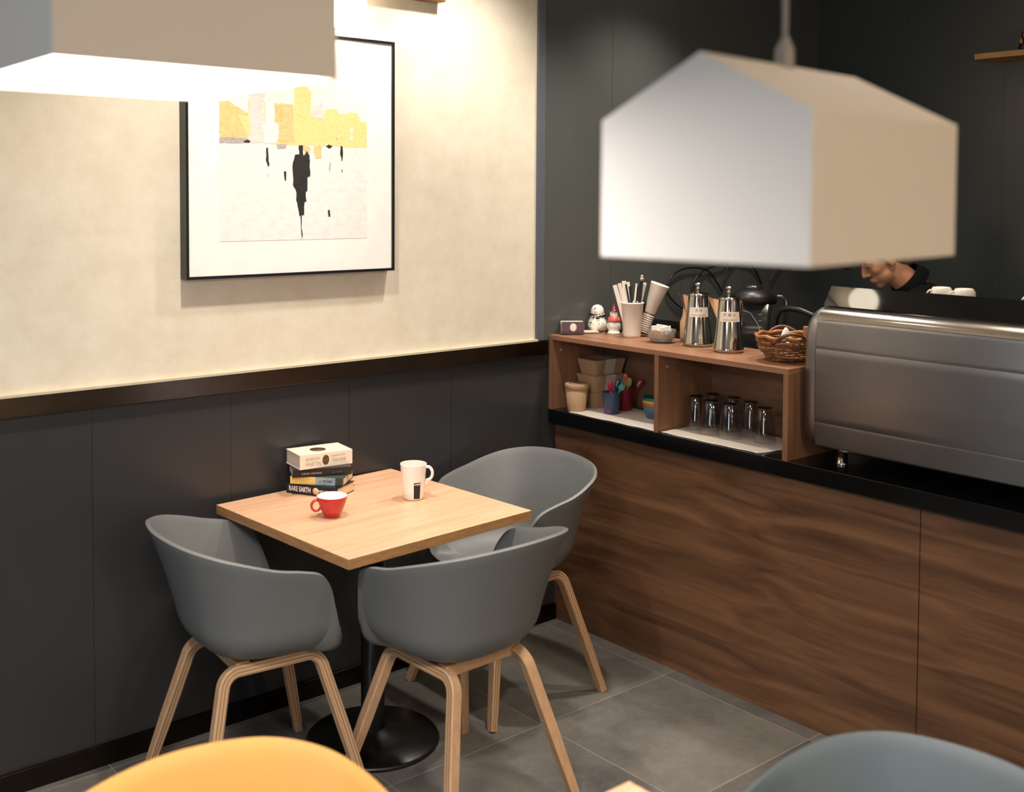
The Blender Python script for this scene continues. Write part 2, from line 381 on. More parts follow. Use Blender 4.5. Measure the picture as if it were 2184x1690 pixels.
M_SHELFB = wood('walnut_back', (92, 64, 48), (136, 98, 73), (1, 0.8, 7), 3.5, 0.7, 0.45, (0.25, 0.75), 0.3, None, 30)
MB().box((SD-0.012, -0.5645, WZ), (SD-0.002, -0.0225, SZ-0.0186)).build('back_board', M_SHELFB, t)
MB().box((SD-0.012, -SL+0.0195, WZ), (SD-0.002, -0.584, SZ-0.0186)).build('back_board', M_SHELFB, t)

# ------------------------------------------------------------------ cafe tables
M_OAK = wood('light_oak_top', (200, 152, 120), (226, 184, 150), (1.2, 14, 14), 2.6, 0.8, 0.42, (0.3, 0.7), 0.35, None, 14)
M_OAKE = wood('oak_table_edge', (150, 108, 66), (186, 142, 96), (6, 6, 40), 3, 0.5, 0.5)
def cafe_table(label, x, y, rz, half=0.356):
    t = thing('cafe_table', label, 'table', (x, y, 0), rz)
    b = MB().box((-half, -half, 0.720), (half, half, 0.75), 0.0015)
    o = b.build('tabletop', [M_OAK, M_OAKE], t)
    for f in o.data.polygons:
        if abs(f.normal.z) < 0.5: f.material_index = 1
    MB().lathe([(0.0, 0.0), (0.212, 0.0), (0.214, 0.006), (0.206, 0.014), (0.12, 0.022), (0.06, 0.032), (0.045, 0.042), (0, 0.042)], 64).build('base', M_BLACKMETAL, t)
    MB().lathe([(0.038, 0.03), (0.038, 0.700), (0.0, 0.700)], 32).lathe([(0, 0.698), (0.10, 0.698), (0.10, 0.706), (0, 0.706)], 24).box((-0.22, -0.03, 0.706), (0.22, 0.03, 0.7195)).box((-0.03, -0.22, 0.706), (0.03, 0.22, 0.7195)).build('column', M_BLACKMETAL, t)
    return t
cafe_table('square light oak table with books and two cups on it, against the dark wall', -1.1185, -0.3815, 0.0584)
cafe_table('light oak table nearest the camera, only one corner in view', -1.70-0.357, -2.008-0.357, 0.0)

# ------------------------------------------------------------------ shell chairs
RIM = [(0, .190, .453), (.09, .190, .456), (.150, .188, .462), (.197, .177, .475), (.228, .160, .518), (.247, .142, .582), (.262, .118, .650), (.275, .083, .695), (.283, .025, .716),
       (.286, -.05, .733), (.274, -.125, .756), (.237, -.20, .778), (.15, -.262, .795), (0, -.288, .802)]
def rim_fn():
    P = [Vector(p) for p in RIM]; P = [Vector((-P[1].x, P[1].y, P[1].z))]+P+[Vector((-P[-2].x, P[-2].y, P[-2].z))]
    out = []
    for i in range(1, len(P)-2):
        for k in range(8):
            t_ = k/8; a, b, c, d = P[i-1], P[i], P[i+1], P[i+2]
            out.append(0.5*((2*b)+(c-a)*t_+(2*a-5*b+4*c-d)*t_*t_+(3*b-a-3*c+d)*t_**3))
    out.append(P[-2]); out[0].x = 0; out[-1].x = 0
    return out
def shell_mesh():
    half = rim_fn(); ring = half + [Vector((-p.x, p.y, p.z)) for p in half[-2:0:-1]]
    NS = 26; n = len(ring)
    t = bmesh.new(); O = Vector((0, 0.0, 0.444)); ctr = t.verts.new(O); rows = []
    for p in ring:
        d = Vector((p.x, p.y)); R = d.length; u = d/R; H = max(p.z-0.447, 0.0)
        back = max(0, -u.y)
        k = 1-(0.17+0.12*back-0.11*max(0, u.y))*min(1, H/0.27)
        cr = min(0.115, H*(0.9-0.35*max(0, u.y))); fl = k*R-cr
        row = []
        for j in range(1, NS+1):
            if j <= 8: rr = fl*j/8; z = 0.444+0.003*(j/8)**2
            elif j <= 17:
                ph = PI/2*(j-8)/9*0.93; rr = fl+cr*math.sin(ph); z = 0.447+cr*(1-math.cos(ph))
            else:
                q = (j-17)/9; ph = PI/2*0.93
                r0 = fl+cr*math.sin(ph); z0 = 0.447+cr*(1-math.cos(ph))
                rr = r0+(R-r0)*(0.75*q+0.25*q*q); z = z0+(p.z-z0)*q
            row.append(t.verts.new((u.x*rr, u.y*rr, z)))
        rows.append(row)
    for i in range(n):
        A = rows[i]; B = rows[(i+1) % n]
        t.faces.new((ctr, A[0], B[0]))
        for j in range(NS-1): t.faces.new((A[j], A[j+1], B[j+1], B[j]))
    bmesh.ops.recalc_face_normals(t, faces=t.faces)
    up = sum((f.normal.z for f in ctr.link_faces))
    if up < 0: bmesh.ops.reverse_faces(t, faces=t.faces)
    for f in t.faces: f.smooth = True
    return t
def leg_path(side):
    L = lambda z: 0.132+(0.238-0.132)*(1-z/0.414)
    def P(y, z): return Vector((side*L(z), y, z))
    foot, by, bz, r = 0.248, 0.142, 0.414, 0.05
    pts = []
    A = Vector((-foot, 0.0)); B = Vector((-by, bz)); Cc = Vector((by, bz)); D = Vector((foot, 0.0))
    def corner(a, b, c):
        d1 = (a-b).normalized(); d2 = (c-b).normalized(); ang = d1.angle(d2); tl = r/math.tan(ang/2)
        s = b+d1*tl; e = b+d2*tl; cen = b+(d1+d2).normalized()*(r/math.sin(ang/2))
        v1 = s-cen; tot = v1.angle_signed(e-cen); res = []
        for i in range(9):
            th = -tot*i/8; res.append(cen+Vector((v1.x*math.cos(th)-v1.y*math.sin(th), v1.x*math.sin(th)+v1.y*math.cos(th))))
        return res
    pl = [A, A.lerp(B, .45)]+corner(A, B, Cc)+corner(B, Cc, D)+[D.lerp(Cc, .45), D]
    return [P(p.x, p.y) for p in pl]
def leg_frame(side, mats, parent):
    pts = leg_path(side); t = bmesh.new(); uvl = t.loops.layers.uv.new('uv'); rows = []; wid, thk = 0.0172, 0.0150
    nrm = (pts[0]-pts[8]).cross(pts[-1]-pts[8]).normalized()
    s = 0; ss = []
    for i, p in enumerate(pts):
        a = pts[max(i-1, 0)]; b = pts[min(i+1, len(pts)-1)]; d = (b-a).normalized(); o = nrm.cross(d)
        if i: s += (p-pts[i-1]).length
        taper = 1.0 if 0.1 < p.z else 0.82+0.18*p.z/0.1
        c = 0.003
        sec = [(-wid+c, -thk), (wid-c, -thk), (wid, -thk+c), (wid, thk-c), (wid-c, thk), (-wid+c, thk), (-wid, thk-c), (-wid, -thk+c)]
        rows.append([t.verts.new(p+nrm*x*taper+o*y*taper) for x, y in sec]); ss.append(s)
    for i in range(len(pts)-1):
        for q in range(8):
            f = t.faces.new((rows[i][q], rows[i][(q+1) % 8], rows[i+1][(q+1) % 8], rows[i+1][q]))
            f.material_index = 1 if q in (2, 6) else 0
            vs = [0, 1, 1, 0] if q == 2 else ([1, 0, 0, 1] if q == 6 else [0, 1, 1, 0])
            for lp, (vv, si) in zip(f.loops, zip(vs, (ss[i], ss[i], ss[i+1], ss[i+1]))): lp[uvl].uv = (vv, si)
    t.faces.new(rows[0]); t.faces.new(rows[-1][::-1])
    bmesh.ops.recalc_face_normals(t, faces=t.faces)
    me = bpy.data.meshes.new('leg_frame'); t.to_mesh(me); t.free()
    for m in mats: me.materials.append(m)
    o = bpy.data.objects.new('leg_frame', me); COL.objects.link(o); o.parent = parent
    for p in (pts[0], pts[-1]):
        MB().lathe([(0, 0), (0.010, 0), (0.011, 0.006), (0, 0.006)], 14, Matrix.Translation((p.x, p.y, -0.0005))).build('glide', M_BLACK, o)
    return o
def ply_mat():
    m = bpy.data.materials.new('plywood_edge'); m.use_nodes = True
    N = m.node_tree.nodes; L = m.node_tree.links; b = N['Principled BSDF']; b.inputs['Roughness'].default_value = 0.5
    uv = N.new('ShaderNodeUVMap'); uv.uv_map = 'uv'; sp = N.new('ShaderNodeSeparateXYZ'); L.new(uv.outputs[0], sp.inputs[0])
    a = N.new('ShaderNodeMath'); a.operation = 'MULTIPLY'; a.inputs[1].default_value = 5.0; L.new(sp.outputs[0], a.inputs[0])
    f = N.new('ShaderNodeMath'); f.operation = 'PINGPONG'; f.inputs[1].default_value = 1.0; L.new(a.outputs[0], f.inputs[0])
    mr = N.new('ShaderNodeMapRange'); mr.interpolation_type = 'SMOOTHSTEP'; mr.inputs['From Min'].default_value = 0.25; mr.inputs['From Max'].default_value = 0.75; L.new(f.outputs[0], mr.inputs['Value'])
    mx = N.new('ShaderNodeMix'); mx.data_type = 'RGBA'; mx.inputs[6].default_value = (*lin((158, 122, 92)), 1); mx.inputs[7].default_value = (*lin((205, 168, 130)), 1)
    L.new(mr.outputs[0], mx.inputs[0]); L.new(mx.outputs[2], b.inputs['Base Color'])
    return m
M_LEG = wood('beech_veneer', (198, 156, 118), (220, 180, 142), (20, 20, 3), 4, 0.3, 0.45)
M_PLY = ply_mat()
M_GREY = mat('grey_matt_shell', (108, 110, 111), 0.48, bump=0.15, var=0.02)
M_YEL = mat('mustard_matt_shell', (186, 138, 72), 0.55, bump=0.15, var=0.02)
M_BLUEG = mat('slate_matt_shell', (78, 89, 96), 0.5, bump=0.15, var=0.02)
_shell = None
def make_chair(label, x, y, rz, m, group=None):
    global _shell
    t = thing('shell_chair', label, 'chair', (x, y, 0), rz, group)
    mb = MB(); mb.bm.free(); mb.bm = shell_mesh()
    o = mb.build('seat_shell', m, t)
    s = o.modifiers.new('thickness', 'SOLIDIFY'); s.thickness = 0.0105; s.offset = -1.0
    bv = o.modifiers.new('rim', 'BEVEL'); bv.width = 0.0028; bv.segments = 2; bv.limit_method = 'ANGLE'; bv.angle_limit = math.radians(50)
    for side in (-1, 1): leg_frame(side, [M_LEG, M_PLY], t)
    for yy in (-0.085, 0.085):
        MB().prism([(-0.128, 0.400), (0.128, 0.400), (0.128, 0.4335), (-0.128, 0.4335)], yy-0.02, yy+0.02, 'y', bev=0.003).build('cross_rail', M_LEG, t)
    MB().box((-0.09, -0.075, 0.424), (0.09, 0.075, 0.4345)).build('mount_plate', M_BLACK, t)
    return t
G = 'shell chairs at the table by the dark wall'
make_chair('grey shell chair left of the table, its back toward the left edge', -1.545, -0.392, -PI/2-0.10, M_GREY, G)
make_chair('grey shell chair in front of the table, its back toward the camera', -1.092, -0.782, 0.03, M_GREY, G)
make_chair('grey shell chair right of the table beside the walnut counter', -0.532, -0.352, PI/2-0.03, M_GREY, G)
make_chair('mustard yellow shell chair at the bottom left, only its backrest in view', -2.318, -1.825, PI, M_YEL)
make_chair('dark slate shell chair at the bottom right, only its backrest in view', -1.525, -2.410, PI/2, M_BLUEG)

# ------------------------------------------------------------------ pendant lamps
M_SHADE = mat('white_lamp_shade', (226, 220, 212), 0.5, var=0.0)
M_GLOW = mat('lamp_glow', (255, 250, 240), 0.5, emit=9.0, ecol=(255, 243, 224))
def house_lamp(label, x, y, z, rz, wd, ln, hw, hr, power, pc):
    """gabled shade: ridge runs along local x; wd across (y), ln along (x), hw wall height, hr ridge height"""
    t = thing('pendant_lamp', label, 'lamp', (x, y, z), rz)
    a, b = ln/2, wd/2
    bm = bmesh.new()
    V = [[bm.verts.new((sx*a*f, yy, zz)) for yy, zz, f in ((-b, 0, 1), (-b, hw, 1), (0, hr, 1.0), (b, hw, 1), (b, 0, 1))] for sx in (-1, 1)]
    for i in range(4): bm.faces.new((V[0][i], V[0][i+1], V[1][i+1], V[1][i]))
    bm.faces.new(V[0]); bm.faces.new(V[1][::-1])
    bmesh.ops.recalc_face_normals(bm, faces=bm.faces)
    mb = MB(); mb.bm.free(); mb.bm = bm
    o = mb.build('lamp_shade', M_SHADE, t); s = o.modifiers.new('t', 'SOLIDIFY'); s.thickness = 0.003; s.offset = -1
    bv = o.modifiers.new('b', 'BEVEL'); bv.width = 0.003; bv.segments = 2
    MB().box((-a+0.005, -b+0.005, 0.004), (a-0.005, b-0.005, 0.010)).build('diffuser', M_GLOW, t)
    MB().tube([(0, 0, hr-0.004), (0, 0, CEIL-z-0.02)], 0.0035, 10).build('cord', mat('cord_grey', (150, 146, 140), 0.5), t)
    MB().lathe([(0.012, hr-0.01), (0.011, hr+0.02), (0.004, hr+0.035), (0, hr+0.036)], 16).build('cord_grip', mat('cord_grey', (150, 146, 140), 0.5), t)
    MB().lathe([(0, CEIL-z-0.025), (0.045, CEIL-z-0.025), (0.05, CEIL-z), (0, CEIL-z)], 24).build('ceiling_rose', M_SHADE, t)
    l = area('pendant_light', (x, y, z-0.004), (x, y, 0), power, pc, ln*0.9, wd*0.9); l.rotation_euler = (0, 0, rz)
    return t
house_lamp('white gabled pendant lamp hanging at the upper right, its side fully in view', -1.899, -2.432, 1.664, math.radians(5.5), 0.276, 0.370, 0.165, 0.236, 4, (1, 0.86, 0.68))
house_lamp('white pendant lamp cropped at the upper left, its lit underside in view', -2.473, -1.812, 1.888, math.radians(90), 0.366, 0.425, 0.22, 0.32, 22, (1, 0.96, 0.92))

# ------------------------------------------------------------------ wall globe lamp above the picture
t = thing('wall_lamp', 'wooden wall bar with glowing white globe lamps above the picture', 'lamp', (0, 0, 0))
MB().box((-2.16, -0.05, 2.447), (-0.572, 0.0, 2.50), 0.004).build('bar', wood('brass_brown_wood', (110, 78, 40), (150, 112, 62), (2, 12, 12)), t)
for gx in (-1.048, -1.665):
    MB().ell((gx, -0.115, 2.366), (0.074, 0.074, 0.074)).build('globe', mat('globe_glow', (255, 250, 240), 0.4, emit=14, ecol=(255, 240, 214)), t)
    MB().tube([(gx, -0.05, 2.47), (gx, -0.115, 2.47), (gx, -0.115, 2.43)], 0.008, 12).build('stem', M_BLACKMETAL, t)

# ceiling downlight discs
dl = None
for i, (x, y, e, c, s, _w) in enumerate(DOWNLIGHTS):
    if dl is None:
        dl = thing('ceiling_downlight', 'round recessed ceiling downlight '+_w, 'downlight', (x, y, CEIL), 0, 'recessed downlights in the ceiling')
        MB().lathe([(0.052, -0.001), (0.062, -0.006), (0.066, 0.0), (0.052, 0.0)], 32).build('ring', M_SHADE, dl)
        MB().lathe([(0, -0.002), (0.050, -0.002), (0.050, 0), (0, 0)], 32).build('lens', mat('downlight_lens', (255, 248, 235), 0.4, emit=20), dl)
    else: dup(dl, (x, y, CEIL), None, 'round recessed ceiling downlight '+_w)

t = thing('fill_globe', 'added warm fill globe hanging out of view behind the viewer', 'lamp', (-1.5, -4.9, 2.05))  # unseen globe added as warm fill for the lamp sides turned to the viewer
MB().ell((0, 0, 0), (0.13, 0.13, 0.13)).build('globe', mat('fill_globe_glow', (255, 236, 205), 0.4, emit=95, ecol=(255, 222, 178)), t)
MB().tube([(0, 0, 0.12), (0, 0, CEIL-2.05)], 0.004, 8).build('cord', M_BLACK, t)
# ------------------------------------------------------------------ picture
t = thing('picture', 'black framed picture of an abstract orange skyline and dark figure on the cream wall', 'picture', (0, 0, 0))
fx0, fx1, fz0, fz1, yf = -1.589, -0.7967, 1.4737, 2.2819, -0.045
M_FR = mat('black_frame', (17, 19, 24), 0.35)
fw = 0.009
f = MB()
f.box((fx0, yf, fz0), (fx0+fw, -0.001, fz1)); f.box((fx1-fw, yf, fz0), (fx1, -0.001, fz1)); f.box((fx0+fw, yf, fz0), (fx1-fw, -0.001, fz0+fw)); f.box((fx0+fw, yf, fz1-fw), (fx1-fw, -0.001, fz1))
f.build('frame', M_FR, t)
MB().box((fx0+fw, yf+0.006, fz0+fw), (fx1-fw, yf+0.009, fz1-fw)).build('mat_board', mat('picture_mat', (247, 241, 236), 0.6), t)
AX0, AX1, AZ0, AZ1 = -1.4735, -0.9110, 1.5915, 2.155
def art_mat():
    m = bpy.data.materials.new('abstract_print'); m.use_nodes = True
    N = m.node_tree.nodes; L = m.node_tree.links; b = N['Principled BSDF']; b.inputs['Roughness'].default_value = 0.55
    tc = N.new('ShaderNodeTexCoord'); mp = N.new('ShaderNodeMapping')
    mp.inputs['Scale'].default_value = (30, 1, 60); L.new(tc.outputs['Object'], mp.inputs['Vector'])
    n = N.new('ShaderNodeTexNoise'); n.inputs['Scale'].default_value = 1; n.inputs['Detail'].default_value = 6; L.new(mp.outputs[0], n.inputs['Vector'])
    mx = N.new('ShaderNodeMix'); mx.data_type = 'RGBA'; mx.inputs[6].default_value = (*lin((228, 222, 218)), 1); mx.inputs[7].default_value = (*lin((240, 235, 232)), 1)
    mr = N.new('ShaderNodeMapRange'); mr.inputs['From Min'].default_value = 0.25; mr.inputs['From Max'].default_value = 0.6; L.new(n.outputs['Fac'], mr.inputs['Value'])
    L.new(mr.outputs[0], mx.inputs[0]); L.new(mx.outputs[2], b.inputs['Base Color']); return m
art = MB().box((AX0, yf+0.0052, AZ0), (AX1, yf+0.0062, AZ1)).build('print', art_mat(), t)
def A2(u, v): return (AX0+(AX1-AX0)*(u-388)/950.0, AZ0+(AZ1-AZ0)*(1362-v)/1004.0)
def blot(name, poly, m, lay, jag=0.0, sub=5):
    pts = []
    for i, p in enumerate(poly):
        q = poly[(i+1) % len(poly)]
        for k in range(sub):
            s_ = k/sub; x = p[0]+(q[0]-p[0])*s_; y = p[1]+(q[1]-p[1])*s_
            if jag: x += random.uniform(-jag, jag); y += random.uniform(-jag, jag)
            pts.append(A2(min(max(x, 389), 1337), min(y, 1361)))
    bm = bmesh.new(); yy = yf+0.0051-0.00012*lay
    vs = [bm.verts.new((x, yy, z)) for x, z in pts]; fc = bm.faces.new(vs); bm.normal_update()
    bmesh.ops.triangulate(bm, faces=[fc])
    mb = MB(); mb.bm.free(); mb.bm = bm; return mb.build(name, m, art)
def brush(name, c, c2, sc=(20, 1, 40)): return wood(name, c, c2, sc, 2.5, 1.0, 0.55, (0.3, 0.7), 0.3)
B1 = brush('paint_orange', (240, 180, 112), (250, 214, 160)); B2 = brush('paint_yellow', (246, 206, 128), (252, 224, 164)); B3 = brush('paint_grey', (205, 200, 196), (235, 228, 222))
B4 = brush('paint_white', (238, 228, 222), (250, 244, 238)); B5 = brush('paint_black', (22, 22, 24), (52, 50, 50)); B6 = brush('paint_stone', (150, 145, 140), (200, 194, 188))
blot('paint_patch', [(389, 575), (450, 565), (500, 600), (560, 625), (560, 770), (389, 775)], B1, 1, 4)
blot('paint_patch', [(500, 640), (560, 640), (565, 560), (720, 560), (725, 560), (840, 560), (850, 640), (1040, 640), (1050, 580), (1130, 575), (1150, 605), (1240, 585), (1280, 600), (1285, 640), (1337, 642), (1337, 800), (730, 800), (560, 760)], B2, 1.4, 4)
blot('paint_patch', [(725, 570), (840, 560), (850, 790), (730, 795)], B1, 2, 4)
blot('paint_patch', [(848, 470), (870, 452), (930, 448), (958, 480), (955, 640), (850, 650)], B2, 2, 3)
blot('paint_patch', [(566, 510), (662, 500), (666, 795), (572, 800)], B3, 3, 4)
blot('paint_patch', [(650, 690), (740, 670), (755, 720), (740, 790), (665, 795)], B4, 4, 5)
blot('paint_patch', [(668, 545), (722, 540), (722, 690), (668, 690)], B4, 4.4, 4)
blot('paint_patch', [(955, 580), (1030, 540), (1040, 632), (960, 640)], B3, 3, 5)
blot('paint_patch', [(389, 772), (560, 770), (572, 798), (389, 806)], B6, 3.4, 2)
blot('paint_patch', [(735, 798), (800, 796), (795, 820), (740, 828)], B6, 4, 2)
blot('paint_patch', [(1225, 678), (1240, 690), (1236, 712), (1215, 705)], B4, 5, 2)
blot('paint_patch', [(1225, 730), (1240, 740), (1236, 758), (1215, 752)], B4, 5, 2)
blot('paint_patch', [(900, 800), (950, 810), (945, 860), (915, 850)], B1, 2.5, 3)
blot('paint_patch', [(970, 800), (1030, 800), (1025, 870), (985, 880)], B1, 2.5, 4)
blot('paint_figure', [(875, 800), (905, 802), (903, 860), (915, 858), (925, 832), (948, 862), (946, 900), (950, 985), (930, 990), (932, 1070), (922, 1080), (924, 1135), (912, 1140), (908, 1215), (878, 1222), (868, 1150), (858, 1125), (858, 1070), (840, 1040), (833, 930), (850, 858), (880, 855)], B5, 6, 2.5, 3)
blot('paint_stroke', [(886, 1220), (895, 1220), (893, 1290), (901, 1335), (895, 1357), (890, 1300)], B5, 6, 1, 3)
blot('paint_figure', [(672, 820), (682, 822), (686, 900), (690, 920), (680, 935), (668, 895)], B5, 6, 2, 3)
blot('paint_stroke', [(680, 955), (686, 985), (682, 998)], B6, 6, 1, 2)
blot('paint_stroke', [(780, 955), (796, 960), (794, 1012), (786, 1010), (782, 985)], B5, 6, 1, 2)
blot('paint_figure', [(1154, 796), (1166, 800), (1170, 840), (1162, 890), (1158, 870), (1150, 835)], B5, 6, 2, 3)
blot('paint_stroke', [(1162, 938), (1168, 940), (1166, 958), (1162, 955)], B5, 6, 0.5, 2)
blot('paint_stroke', [(1078, 905), (1090, 893), (1086, 912), (1080, 960), (1076, 930)], B6, 6, 0.7, 2)
blot('paint_stroke', [(1066, 1186), (1080, 1185), (1083, 1228), (1072, 1226)], B5, 6, 1, 3)
blot('paint_stroke', [(1055, 800), (1075, 790), (1100, 800), (1078, 815)], B5, 6, 1, 3)
blot('paint_stroke', [(530, 790), (560, 780), (574, 786), (568, 797), (540, 796)], B5, 6, 1, 2)
blot('paint_stroke', [(1122, 748), (1132, 748), (1130, 760), (1122, 758)], B6, 6, 1, 2)

# ------------------------------------------------------------------ books on the table
M_PAGES = mat('book_pages', (225, 196, 158), 0.8); M_PAGESW = mat('book_pages_white', (216, 204, 190), 0.8)
def book(label, N_, ang, ln, wd, z0, z1, cover, pages, spine_bits=None, roundness=0.0):
    """N_: near end corner of the spine; the spine runs from N_ at ang for ln; pages stretch to the left of it for wd"""
    z1 -= 0.0004
    t = thing('book', label, 'book', (N_[0], N_[1], z0), math.radians(ang), 'books stacked on the table')
    h = z1-z0; c = 0.0022
    MB().box((0, 0, 0), (ln, wd, c)).box((0, 0, h-c), (ln, wd, h)).box((0, -0.001, 0), (ln, c, h), 0.0008).build('cover', cover, t)
    MB().box((0.002, c, c), (ln-0.002, wd-0.003, h-c)).build('pages', pages, t)
    if spine_bits: spine_bits(t, ln, wd, h)
    return t
def SP(x, z): return frame((x, -0.00125, z), (1, 0, 0), (0, 0, 1))
M_NAVY = mat('book_navy', (14, 20, 34), 0.35); M_BOOKBLK = mat('book_black', (26, 22, 26), 0.3); M_IVORY = mat('book_ivory', (236, 222, 204), 0.5, vscale=60)
M_LET = mat('lettering_white', (232, 230, 226), 0.5); M_LETG = mat('lettering_gold', (176, 160, 134), 0.5); M_TAN = mat('disc_tan', (222, 188, 144), 0.5)
M_BRONZE = mat('emblem_bronze', (96, 80, 56), 0.45, 0.3, var=0.5, vscale=140)
def bits1(t, ln, wd, h):
    text('RARE EARTH', 0.0235, SP(0.052, h*0.5), M_LET, 'title_text', t, bold=0.0006, sx=0.62)
    MB().lathe([(0, 0), (0.0115, 0), (0.0115, 0.0004), (0, 0.0004)], 24, SP(0.113, h*0.5)).build('disc', M_TAN, t)
    text('WARD & BROWNLEE', 0.0115, SP(0.154, h*0.52), M_LET, 'title_text', t, bold=0.0002, sx=0.62)
book('dark navy paperback with white spine lettering, lowest of the book stack', (-1.2455, -0.0585), -62.4, 0.194, 0.112, 0.7502, 0.784, M_NAVY, M_PAGES, bits1)
def bits2(t, ln, wd, h):
    MB().box((0.001, -0.0014, 0.0005), (0.088, -0.0009, h-0.0005)).build('yellow_spine', mat('book_yellow', (232, 200, 112), 0.5, vscale=60), t)
    MB().box((0.088, -0.0014, 0.0005), (0.156, -0.0009, h-0.0005)).build('blue_spine', mat('book_blue', (142, 158, 166), 0.5, var=0.3, vscale=90), t)
    MB().box((0.156, -0.0014, 0.0005), (ln-0.001, -0.0009, h-0.0005)).build('green_spine', mat('book_green', (52, 66, 56), 0.5, var=0.3, vscale=90), t)
    text('PYRAMID', 0.011, frame((0.130, -0.0016, h*0.5), (1, 0, 0), (0, 0, 1)), mat('ink_slate', (70, 84, 104), 0.5), 'title_text', t, bold=0.0003, sx=0.7)
    text('DEAL', 0.008, frame((0.04, -0.0016, h*0.5), (1, 0, 0), (0, 0, 1)), mat('ink_gold', (214, 178, 100), 0.5), 'title_text', t)
book('book with a half yellow and half blue spine, second from the bottom', (-1.243, -0.078), -49.5, 0.183, 0.115, 0.784, 0.811, mat('book_greencover', (60, 72, 64), 0.4), M_PAGES, bits2)
def bits3(t, ln, wd, h):
    text('SCIENCE / KNOWING', 0.0085, SP(0.062, h*0.42), mat('lettering_dim', (190, 180, 172), 0.5), 'title_text', t, sx=0.82)
    text('LIFE  DOWN', 0.008, SP(0.147, h*0.42), mat('lettering_dimmer', (104, 108, 110), 0.5), 'title_text', t, sx=0.8)
book('glossy black paperback with small spine lettering, under the thick ivory book', (-1.253, -0.112), -23.0, 0.196, 0.100, 0.811, 0.8375, M_BOOKBLK, M_PAGESW, bits3)
def bits4(t, ln, wd, h):
    text('GEORGE R.R.', 0.0145, SP(0.046, h*0.66), M_LETG, 'title_text', t, sx=0.62); text('MARTIN', 0.0195, SP(0.048, h*0.30), M_LETG, 'title_text', t, sx=0.78)
    text('A DANCE WITH', 0.0092, SP(0.138, h*0.72), M_LETG, 'title_text', t, sx=0.78); text('DRAGONS', 0.0165, SP(0.140, h*0.42), M_LETG, 'title_text', t, sx=0.66)
    MB().ell((0, 0, 0), (0.0125, 0.0165, 0.0008), SP(0.0925, h*0.5)).build('emblem', M_BRONZE, t)
    MB().lathe([(0, 0), (0.027, 0), (0.027, 0.0005), (0, 0.0005)], 40, Matrix.Translation((0.088, 0.055, h))).build('emblem', M_BRONZE, t)
    sc = MB()
    for i in range(46):
        x = random.uniform(0.008, ln-0.01); y = random.uniform(0.008, wd-0.012)
        if (Vector((x, y))-Vector((0.088, 0.055))).length < 0.032: continue
        a = random.uniform(0, PI); sc.box((-0.0028, -0.0005, 0), (0.0028, 0.0005, 0.0003), M=TR(x, y, h, a))
    sc.build('flourish', M_LETG, t)
book('thick ivory book with a bronze oval emblem, on top of the stack', (-1.2365, -0.130), -7.5, 0.190, 0.118, 0.8375, 0.886, M_IVORY, M_PAGESW, bits4)

# ------------------------------------------------------------------ mug and red cup
def vessel(ro, h, ri=None, wall=0.003, base=0.003):
    """outer profile list of (r,z), closed inner side"""
    inner = [(max(r-wall, 0.0005), max(z, base)) for r, z in ro[::-1]]
    return [(0, ro[0][1])]+ro+inner+[(0, base)]
t = thing('mug', 'tall white mug with a dark blue printed panel, standing on the oak table', 'mug', (-0.9545, -0.375, 0.7503))
prof = [(0.030, 0.0), (0.0345, 0.004), (0.0365, 0.03), (0.0405, 0.085), (0.0435, 0.114), (0.0435, 0.1155)]
MB().lathe(vessel(prof, 0.115), 56).build('body', M_WHITE, t)
hd = math.radians(-42)
hp = []
for i in range(21):
    a = -0.55*PI+1.35*PI*i/20; hp.append((0.046+0.0165*math.cos(a)+0.0, 0, 0.084+0.0215*math.sin(a)))
hp = [(0.0365, 0, 0.044), (0.0435, 0, 0.056)]+hp
MB().tube([Matrix.Rotation(hd, 3, 'Z') @ Vector(p) for p in hp], 0.0058, 14, flat=(1, 0.85)).build('handle', M_WHITE, t)
def rr_at(prof, z):
    for (r0, z0), (r1, z1) in zip(prof, prof[1:]):
        if z0 <= z <= z1: return r0+(r1-r0)*(z-z0)/(z1-z0)
    return prof[-1][0]
def patch(prof, a0, a1, z0, z1, off, name, m, parent, nu=16, nv=8):
    return MB().grid(lambda u, v: ((rr_at(prof, z0+(z1-z0)*v)+off)*math.cos(a0+(a1-a0)*u), (rr_at(prof, z0+(z1-z0)*v)+off)*math.sin(a0+(a1-a0)*u), z0+(z1-z0)*v), nu, nv).build(name, m, parent)
ac = math.radians(-107)
patch(prof, ac-0.30, ac+0.30, 0.006, 0.060, 0.0004, 'printed_panel', mat('mug_navy', (9, 20, 28), 0.3), t)
for i, ch in enumerate('LAVAZZA'):
    a = ac+(i-3)*0.078; r = rr_at(prof, 0.054)+0.0006
    text(ch, 0.0062, frame((r*math.cos(a), r*math.sin(a), 0.054), (-math.sin(a), math.cos(a), 0), (0, 0, 1)), M_LET, 'logo_letter', t, bold=0.0002)
t = thing('cup', 'red coffee cup with a white inside, standing on the oak table', 'cup', (-1.2725, -0.385, 0.7503))
prof = [(0.020, 0.0), (0.024, 0.002), (0.034, 0.022), (0.043, 0.045), (0.0475, 0.064)]
M_RED = mat('red_glaze', (190, 46, 44), 0.25, coat=0.3)
MB().lathe([(0, 0)]+prof+[(0.0470, 0.065)], 56).build('body', M_RED, t)
MB().lathe([(0.0470, 0.0648), (0.0455, 0.0655), (0.0415, 0.046), (0.032, 0.022), (0.02, 0.006), (0, 0.005)], 56).build('lining', M_WHITE, t)
hd = math.radians(158)
MB().tube([Matrix.Rotation(hd, 3, 'Z') @ Vector((0.049+0.0145*math.cos(a), 0, 0.037+0.0165*math.sin(a))) for a in [2*PI*i/24 for i in range(24)]], 0.0036, 12, closed=True, flat=(1.5, 1)).build('handle', M_RED, t)

